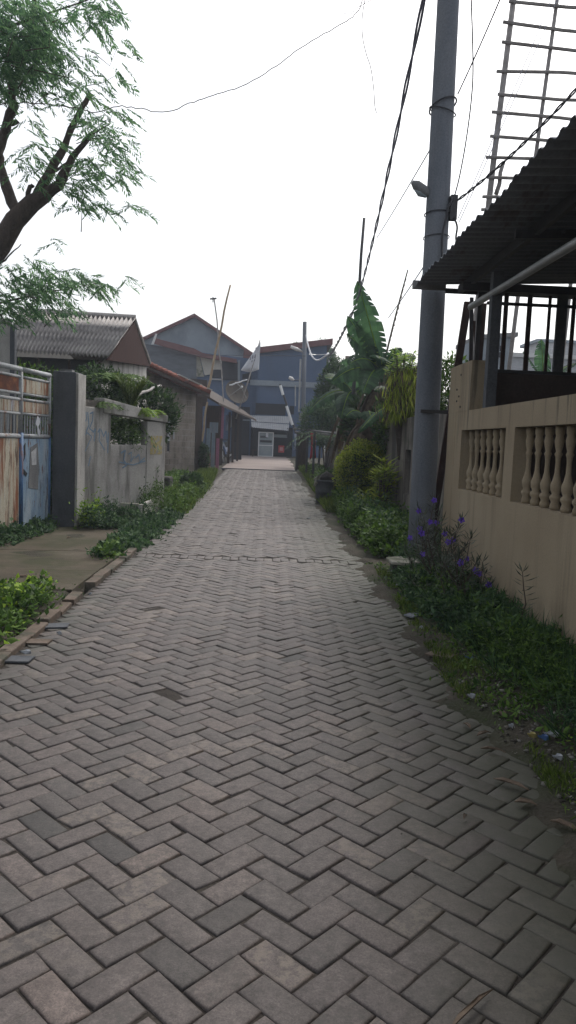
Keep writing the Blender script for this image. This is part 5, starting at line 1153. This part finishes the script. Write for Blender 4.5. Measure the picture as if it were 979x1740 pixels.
# ---- banana plants
def banana_leaf(parent, b_, d, L_, w_, droop, m, tears=6, roll=0., nm='leaf'):
    b_ = Vector(b_); d = Vector(d).normalized(); n = 18; pts = []; 
    for i in range(n+1): s_ = i/n; pts.append(b_+d*L_*s_+Vector((0, 0, -droop*L_*s_*s_)))
    vs = []; fs = []
    cut = set(random.sample(range(4, n-1), tears))
    side0 = d.cross(Vector((0, 0, 1))) if roll != 'face' else Vector((1, 0, 0))-d*d.x
    roll = 0. if roll == 'face' else roll
    side0 = side0.normalized() if side0.length > .1 else Vector((1, 0, 0))
    for sg_ in (-1, 1):
        for i in range(n):
            sA, sB = i/n, (i+1)/n; 
            def wf(s_): return 0 if s_ < .12 else w_*math.sin(min(1, (s_-.12)/.88)**.75*math.pi)**.6*.5
            td = (pts[i+1]-pts[i]).normalized(); nrm = side0.cross(td).normalized(); sd = (side0*math.cos(roll)+nrm*math.sin(roll)); 
            hang = -.35 if sg_*math.sin(roll) <= 0 else -.1
            tear = random.uniform(.1, .5) if i in cut else 0
            k = len(vs); dn = Vector((0, 0, hang*w_*.5))
            oA = sd*sg_*wf(sA)+dn*(wf(sA)/(w_*.5+1e-6)); oB = sd*sg_*wf(sB)+dn*(wf(sB)/(w_*.5+1e-6)); 
            vs += [pts[i], pts[i]+oA*.5+nrm*.03, pts[i]+oA+td*tear*.05, pts[i+1]-td*tear*.03+oB-Vector((0, 0, tear*.15)), pts[i+1]+oB*.5+nrm*.03, pts[i+1]]
            fs += [(k, k+1, k+4, k+5), (k+1, k+2, k+3, k+4)] if sg_ > 0 else [(k+5, k+4, k+1, k), (k+4, k+3, k+2, k+1)]
    o = MB().add(vs, fs); lf = o.build(nm, m, parent)
    MB().tube(pts, [.022*(1-.8*i/n) for i in range(n+1)], 6).build('midrib', M['leafbright'] if m is M['banana'] else M['bananadead'], lf)
def banana(x, Y, h, lb, leaves_, dead=4):
    b_ = Vector((x, Y, g(Y))); t = thing('banana_plant', lb, 'banana plant', b_, 'banana plants behind the concrete wall')
    MB().tube([b_, b_+Vector((.03, 0, h*.5)), b_+Vector((0, 0, h))], [.15, .12, .08], 12).build('trunk', M['bananastem'], t, smooth=True)
    for (d, L_, w_, dr_, rl) in leaves_: banana_leaf(t, b_+Vector((0, 0, h-.1)), d, L_, w_, dr_, M['banana'], random.randint(3, 7), rl)
    for i in range(dead):
        a = random.uniform(0, 6.28); banana_leaf(t, b_+Vector((0, 0, h*random.uniform(.8, .97))), (math.cos(a), math.sin(a), .5), random.uniform(.55, .85), random.uniform(.22, .34), random.uniform(1.9, 2.6), M['bananadead'], 9, 0, 'dead_leaf')
x0 = V(652, 600, 17).x
banana(x0, 17, 3.1, 'tallest banana plant with an upright broad leaf against the sky', [((-.32, -.12, 1), 2.35, .62, .1, 'face'), ((-.55, -.1, .9), 1.7, .5, .12, 'face'), ((.3, -.1, 1), 1.3, .35, .5, 'face'), ((-.62, -.1, .85), 1.5, .6, .25, .8), ((-.6, -.5, .7), 1.5, .6, .6, .5), ((-.85, .2, .55), 1.4, .6, .7, .8), ((.5, -.4, .9), 1.4, .55, .6, -.5), ((.8, .1, .6), 1.6, .6, .7, -.4), ((-.4, -.8, .4), 1.4, .6, .8, .2), ((.4, -.8, .4), 1.5, .6, .9, -.3), ((.05, -.9, .7), 1.4, .6, .9, 0), ((-.2, -.7, .9), 1.3, .55, .6, .2), ((.25, -.7, .9), 1.3, .55, .6, -.2)], 8)
banana_leaf(bpy.data.objects['banana_plant'], (x0, 17, 3.2), (.2, .1, 1), 2.6, .4, .1, M['bananadead'], 12, .6, 'dead_leaf')
x0 = V(606, 640, 19).x
banana(x0, 19.2, 2.7, 'banana plant nearer the carved panel with grey green drooping leaves', [((-.7, -.3, .9), 1.4, .65, .5, .6), ((-.2, -.5, 1), 1.7, .65, .4, .3), ((-.8, .1, .5), 1.4, .6, .9, .4), ((.3, -.6, .6), 1.5, .6, .8, 0), ((-.3, -.8, .4), 1.4, .6, .9, 0), ((.6, -.3, .9), 1.4, .6, .5, -.3)], 9)
x0 = V(628, 640, 16).x
banana(x0, 16.2, 2.0, 'shortest banana plant wrapped in brown hanging leaves over the wall', [((-.5, -.5, .8), 1.1, .5, .7, .3), ((.5, -.5, .8), 1.2, .5, .8, -.3), ((0, -.7, .8), 1.2, .5, .8, 0)], 10)
x0 = V(705, 640, 14).x
banana(x0, 15.0, 2.3, 'banana plant partly hidden behind the utility pole', [((.6, -.2, .8), 1.3, .5, .4, .5), ((-.5, -.3, .8), 1.3, .45, .6, .3), ((.1, .3, 1), 1.2, .4, .3, .5), ((.7, -.4, .3), 1.2, .5, .7, 0), ((-.6, -.3, .2), 1.1, .45, .8, 0)], 4)
x0 = V(770, 620, 13).x
banana(x0+.25, 13.0, 2.1, 'banana plant seen between the utility pole and the pier', [((-.4, -.2, .8), 1.0, .4, .5, .3), ((.5, -.2, .8), 1.1, .4, .5, .3), ((.1, -.6, .4), 1.0, .4, .8, 0)], 3)
xx = V(925, 640, 22).x
banana(xx, 22, 3.3, 'distant banana plant seen through the porch bars', [((-.5, -.2, .9), 1.7, .55, .3, .5), ((-.2, -.3, .9), 1.8, .55, .2, .3), ((.5, -.2, .8), 1.6, .55, .4, -.3), ((-.8, -.1, .4), 1.5, .5, .5, 0), ((.8, -.1, .4), 1.5, .5, .5, 0), ((.1, -.7, .3), 1.4, .5, .6, 0)], 2)
# bright shrub with hanging creepers
c = V(690, 640, 13.6)
vb_ = thing('creeper_bush', 'creeper covered bush with lime leaves and hanging yellow strands above the wall', 'bush', (c.x, 13.9, 0))
P = []; D = []
for i in range(1050):
    a = random.uniform(0, 6.28); x = c.x-.04+random.choice((-.2, -.12, .0, .13, .22))*.95+random.gauss(0, .05); z = random.uniform(2.12, 2.95)-abs(x-c.x)*.6; P.append((x, 13.6+random.gauss(0, .2), z)); D.append((random.gauss(0, .25), random.gauss(0, .25), -1))
P = np.array(P); D = unit(np.array(D)); mkobj('hanging_strands', *leaves(P, D, unit(np.cross(D, rng.normal(size=D.shape))), rng.uniform(.1, .32, len(P)), rng.uniform(.014, .03, len(P))), M['leafyellow'], vb_)
P2 = P+np.array([[.0, .15, .1]]); P2[:, 0] += .05; P2[:, 0] += rng.normal(size=len(P2))*.12; mkobj('dry_strands', *leaves(P2, D, unit(np.cross(D, rng.normal(size=D.shape))), rng.uniform(.1, .4, len(P2)), rng.uniform(.015, .035, len(P2))), M['bananadead'], vb_)
P = []; D = []; st = MB()
for i in range(26):
    t_ = V(random.uniform(662, 712), random.uniform(592, 640), 13.6+random.uniform(-.2, .2)); st.tube([(c.x, 13.9, 1.2), (c.x+(t_.x-c.x)*.5, 13.8, 2.2), t_], [.02, .015, .006], 5)
    for k in range(10): q = k*2.4; P.append(tuple(t_-Vector((0, 0, .01*k)))); D.append((math.cos(q), math.sin(q), .5-.06*k))
P = np.array(P); D = unit(np.array(D)); mkobj('foliage', *leaves(P, D, unit(np.cross(D, np.array([.1, 0, 1]))), rng.uniform(.09, .16, len(P)), rng.uniform(.03, .05, len(P))), M['leafbright'], vb_)
st.build('stem', M['bark'], vb_)
c = V(660, 700, 17.5); bush('shrub', 'dark green tangle between the banana stems', 'shrub', (c.x, 18.2, 2.0), (1.0, .6, .9), 6000, .12, M['leafdark'], .35)
c = V(710, 690, 13); bush('shrub', 'green tangle behind the creeper covered bush', 'shrub', (c.x+.3, 15.5, 1.9), (.7, .6, .8), 5000, .1, M['leafmid'], .35)
c = V(785, 590, 11); bush('shrub', 'green shrub behind the leaning timbers', 'shrub', (c.x, 11.5, 2.3), (.35, .4, .55), 2200, .08, M['leafmid'], .4)
c = V(560, 700, 26); bush('shrub', 'green hedge shrub behind the drying frame', 'shrub', (c.x, 27, 2.2), (1.0, .8, .9), 5000, .12, M['leafcool'], .35)
c = V(585, 650, 27); bush('shrub', 'dark tall shrub left of the carved panel', 'shrub', (c.x-.1, 29, 3.1), (.8, .8, 1.6), 7000, .14, M['leafdark'], .35)
# palm-like plant
pp = V(552, 690, 25); spray('palm', 'feathery arching palm fronds beside the blue building', 'palm', (pp.x+.1, 25, 1.6), 14, 1.1, 1.9, M['leafcool'], .8, .28, .12, .8)

# background trees beyond the blue building
def crown(nm, lb, x, Y, zc, r_, n, size, m, grp):
    t = thing(nm, lb, 'tree', (x, Y, gz), grp); bk = MB(); bk.tube([(x, Y, gz), (x+.1, Y, zc-r_[2]*.5), (x, Y, zc)], [.3, .2, .1], 8)
    cs = []
    for i in range(26):
        d = rng.normal(size=3); d /= np.linalg.norm(d); e = np.array([x, Y, zc])+d*np.array(r_)*.7*random.uniform(.5, 1); cs.append((e, random.uniform(.25, .45)*r_[2])); bk.tube([(x, Y, zc-r_[2]*.5), tuple(e)], [.08, .03], 4)
    bk.build('trunk', M['bark'], t); P = []
    for e, rr in cs: d = unit(rng.normal(size=(n//26, 3))); P.append(e+d*rr*rng.uniform(.5, 1, (n//26, 1)))
    v, f = rand_leaves(np.concatenate(P), size, .5, .2); mkobj('crown', v, f, m, t)
GT = 'trees behind the blue building'
q = V(535, 597, 60); crown('tree', 'broad dark tree crown above the right end of the blue building', q.x, 60, q.z-.4, (2.6, 2, 1.7), 9000, .22, M['leafcool'], GT)
q = V(500, 594, 62); crown('tree', 'smaller tree crown showing above the roof left of the far pole', q.x, 62, q.z-1.0, (1.7, 1.5, 1.2), 5000, .22, M['leafcool'], GT)
q = V(566, 612, 55); crown('tree', 'tree crown lower on the right side of the blue building', q.x, 55, q.z-1.8, (1.6, 1.5, 2.6), 8000, .22, M['leafdark'], GT)
q = V(590, 660, 48); crown('tree', 'dense tree low behind the carved panel', q.x, 48, q.z-1.6, (2.4, 1.5, 2.9), 9000, .22, M['leafcool'], GT)
q = V(690, 640, 45); crown('tree', 'far tree behind the banana plants', q.x, 45, q.z-2.4, (5.0, 2, 2.2), 12000, .22, M['leafdark'], GT)

# ---- big feathery tree at the left
tr = thing('feathery_tree', 'leaning tree with forked bare limbs and feathery leaves at the top left', 'tree', (-4.9, 10.2, 0))
YT = 10.2
def tv(px, py, dy=0.): return V(px, py, YT+dy)
def limb(pts, rs, nm='limb', dy=None):
    P = [tv(x, y, (dy or 0)*i/len(pts)) for i, (x, y) in enumerate(pts)]; m_ = []; r2 = []
    for i in range(len(P)-1):
        for t in (0, .33, .66): m_.append(P[i].lerp(P[i+1], t)+Vector((random.gauss(0, .008), random.gauss(0, .008), 0))); r2.append((rs[i]+(rs[i+1]-rs[i])*t)*random.uniform(.9, 1.12)*.8)
    m_.append(P[-1]); r2.append(rs[-1]); MB().tube(m_, r2, 12).build(nm, M['bark'], tr, smooth=True)
tb = Vector((-4.9, 10.2, -.1)); P = [tb, tb+Vector((.1, 0, 1.5)), tb+Vector((.4, 0, 2.6)), tv(-40, 470), tv(0, 418), tv(25, 375), tv(55, 345), tv(82, 330)]
MB().tube(P, [.21, .17, .155, .148, .138, .13, .115, .08], 14).build('trunk', M['bark'], tr, smooth=True)
limb([(60, 340), (80, 300), (100, 265), (120, 220), (140, 180), (154, 160)], [.09, .075, .062, .052, .045, .036], dy=.3)
limb([(78, 332), (100, 315), (113, 290), (130, 258), (150, 235), (159, 226)], [.1, .09, .07, .045, .035, .03], dy=-.3)
limb([(30, 365), (14, 330), (2, 290), (-4, 260), (10, 220), (22, 180), (20, 145), (38, 110), (50, 60), (60, 0), (66, -60)], [.1, .085, .075, .075, .075, .068, .06, .05, .04, .03, .02], dy=.2)
limb([(45, 345), (50, 320), (56, 314)], [.04, .035, .03]); limb([(20, 210), (30, 205)], [.05, .035]); limb([(95, 290), (112, 277)], [.03, .01])
limb([(0, 448), (20, 430), (36, 415)], [.016, .012, .006]); limb([(-60, 520), (0, 515), (60, 500), (120, 490), (170, 480)], [.03, .02, .014, .009, .005])
limb([(-40, 60), (30, 40), (90, 20), (150, 0), (180, -20)], [.03, .022, .016, .01, .005])
fronds = []
def frond_cluster(cx, cy, rx, ry, n, dirx=.5, diry=-.6):
    for i in range(n):
        while True:
            a, b = random.uniform(-1, 1), random.uniform(-1, 1)
            if a*a+b*b < 1: break
        fronds.append((cx+a*rx, cy+b*ry, random.uniform(-1.0, .9)))
for c_ in [(15, 60, 70, 90, 200), (20, 40, 60, 60, 150), (50, 85, 40, 45, 100), (10, 130, 35, 40, 55), (80, 25, 50, 30, 40), (165, 8, 34, 20, 42), (165, 38, 22, 12, 14), (115, 92, 30, 16, 14), (70, 130, 35, 25, 20), (150, 130, 50, 22, 22), (200, 125, 14, 14, 4), (110, 160, 40, 22, 18),
           (205, 80, 40, 25, 7), (180, 195, 40, 26, 28), (50, 200, 24, 26, 12), (60, 250, 20, 18, 12), (190, 240, 30, 22, 26), (150, 215, 28, 22, 14), (165, 270, 34, 18, 22), (200, 290, 26, 16, 18), (150, 300, 38, 20, 30), (120, 322, 24, 16, 14), (40, 275, 24, 22, 12), (80, 300, 28, 20, 10), (160, 348, 30, 8, 12), (215, 345, 26, 8, 8), (130, 340, 20, 12, 9), (95, 235, 22, 22, 8), (225, 265, 20, 20, 4),
           (25, 500, 50, 32, 75), (70, 480, 45, 22, 45), (100, 470, 50, 22, 40), (150, 480, 32, 14, 26), (35, 450, 40, 20, 22), (10, 530, 35, 18, 28), (75, 515, 45, 14, 22), (100, 525, 30, 10, 10), (205, 472, 14, 6, 4), (85, 410, 14, 8, 3), (-40, 60, 60, 80, 60), (-40, 480, 40, 50, 40)]: frond_cluster(*c_)
P = []; D = []; S_ = []; LL = []; WW = []; rach = []
for (x, y, dz) in fronds:
    b_ = tv(x, y, dz*1.1); a = random.uniform(-.9, .9); d = Vector((math.cos(a)*random.choice((1, 1, 1, -1)), math.sin(a), random.uniform(-.9, .15))).normalized(); L_ = random.uniform(.16, .3)
    sd = d.cross(Vector((random.gauss(0, .3), random.gauss(0, .3), 1))).normalized(); N_ = 8
    for k in range(N_):
        s_ = (k+1)/N_; p = b_+d*L_*s_+Vector((0, 0, -.25*L_*s_*s_))
        for sg_ in (-1, 1):
            P.append(tuple(p)); dd_ = (d*.75+sd*sg_*.75+Vector((0, 0, -.35))); D.append(tuple(dd_)); LL.append(random.uniform(.07, .11)); WW.append(random.uniform(.016, .026))
P = np.array(P); D = unit(np.array(D)+rng.normal(size=(len(D), 3))*.14); S_ = unit(np.cross(D, rng.normal(size=D.shape)*.4+np.array([0, 0, 1.])))
mkobj('crown', *leaves(P, D, S_, np.array(LL), np.array(WW)), M['treeleaf'], tr)
for i in range(60):
    x, y, dz = random.choice(fronds); b_ = tv(x, y, dz*1.1)
    MB().tube([b_, b_+Vector((random.uniform(-.25, .05), random.uniform(-.1, .1), random.uniform(-.2, .05))), b_+Vector((random.uniform(-.5, -.1), 0, random.uniform(-.35, 0)))], [.003, .005, .007], 4).build('twig', M['bark'], tr)

# ---- faint haze volume added to lift far darks, standing for lens veil
hz = MB().box((-158, -38, -1.2), (158, 258, 14.5)).build('haze', bpy.data.materials.new('haze_veil'), base=(0, 0, 0)); hz['kind'] = 'stuff'
hm = hz.data.materials[0]; hm.use_nodes = True; hn = hm.node_tree; hn.nodes.remove(hn.nodes['Principled BSDF'])
pvn = hn.nodes.new('ShaderNodeVolumePrincipled'); pvn.inputs['Density'].default_value = .0017; pvn.inputs['Color'].default_value = (.8, .87, 1, 1); pvn.inputs['Anisotropy'].default_value = .2
hn.links.new(pvn.outputs[0], hn.nodes['Material Output'].inputs['Volume'])
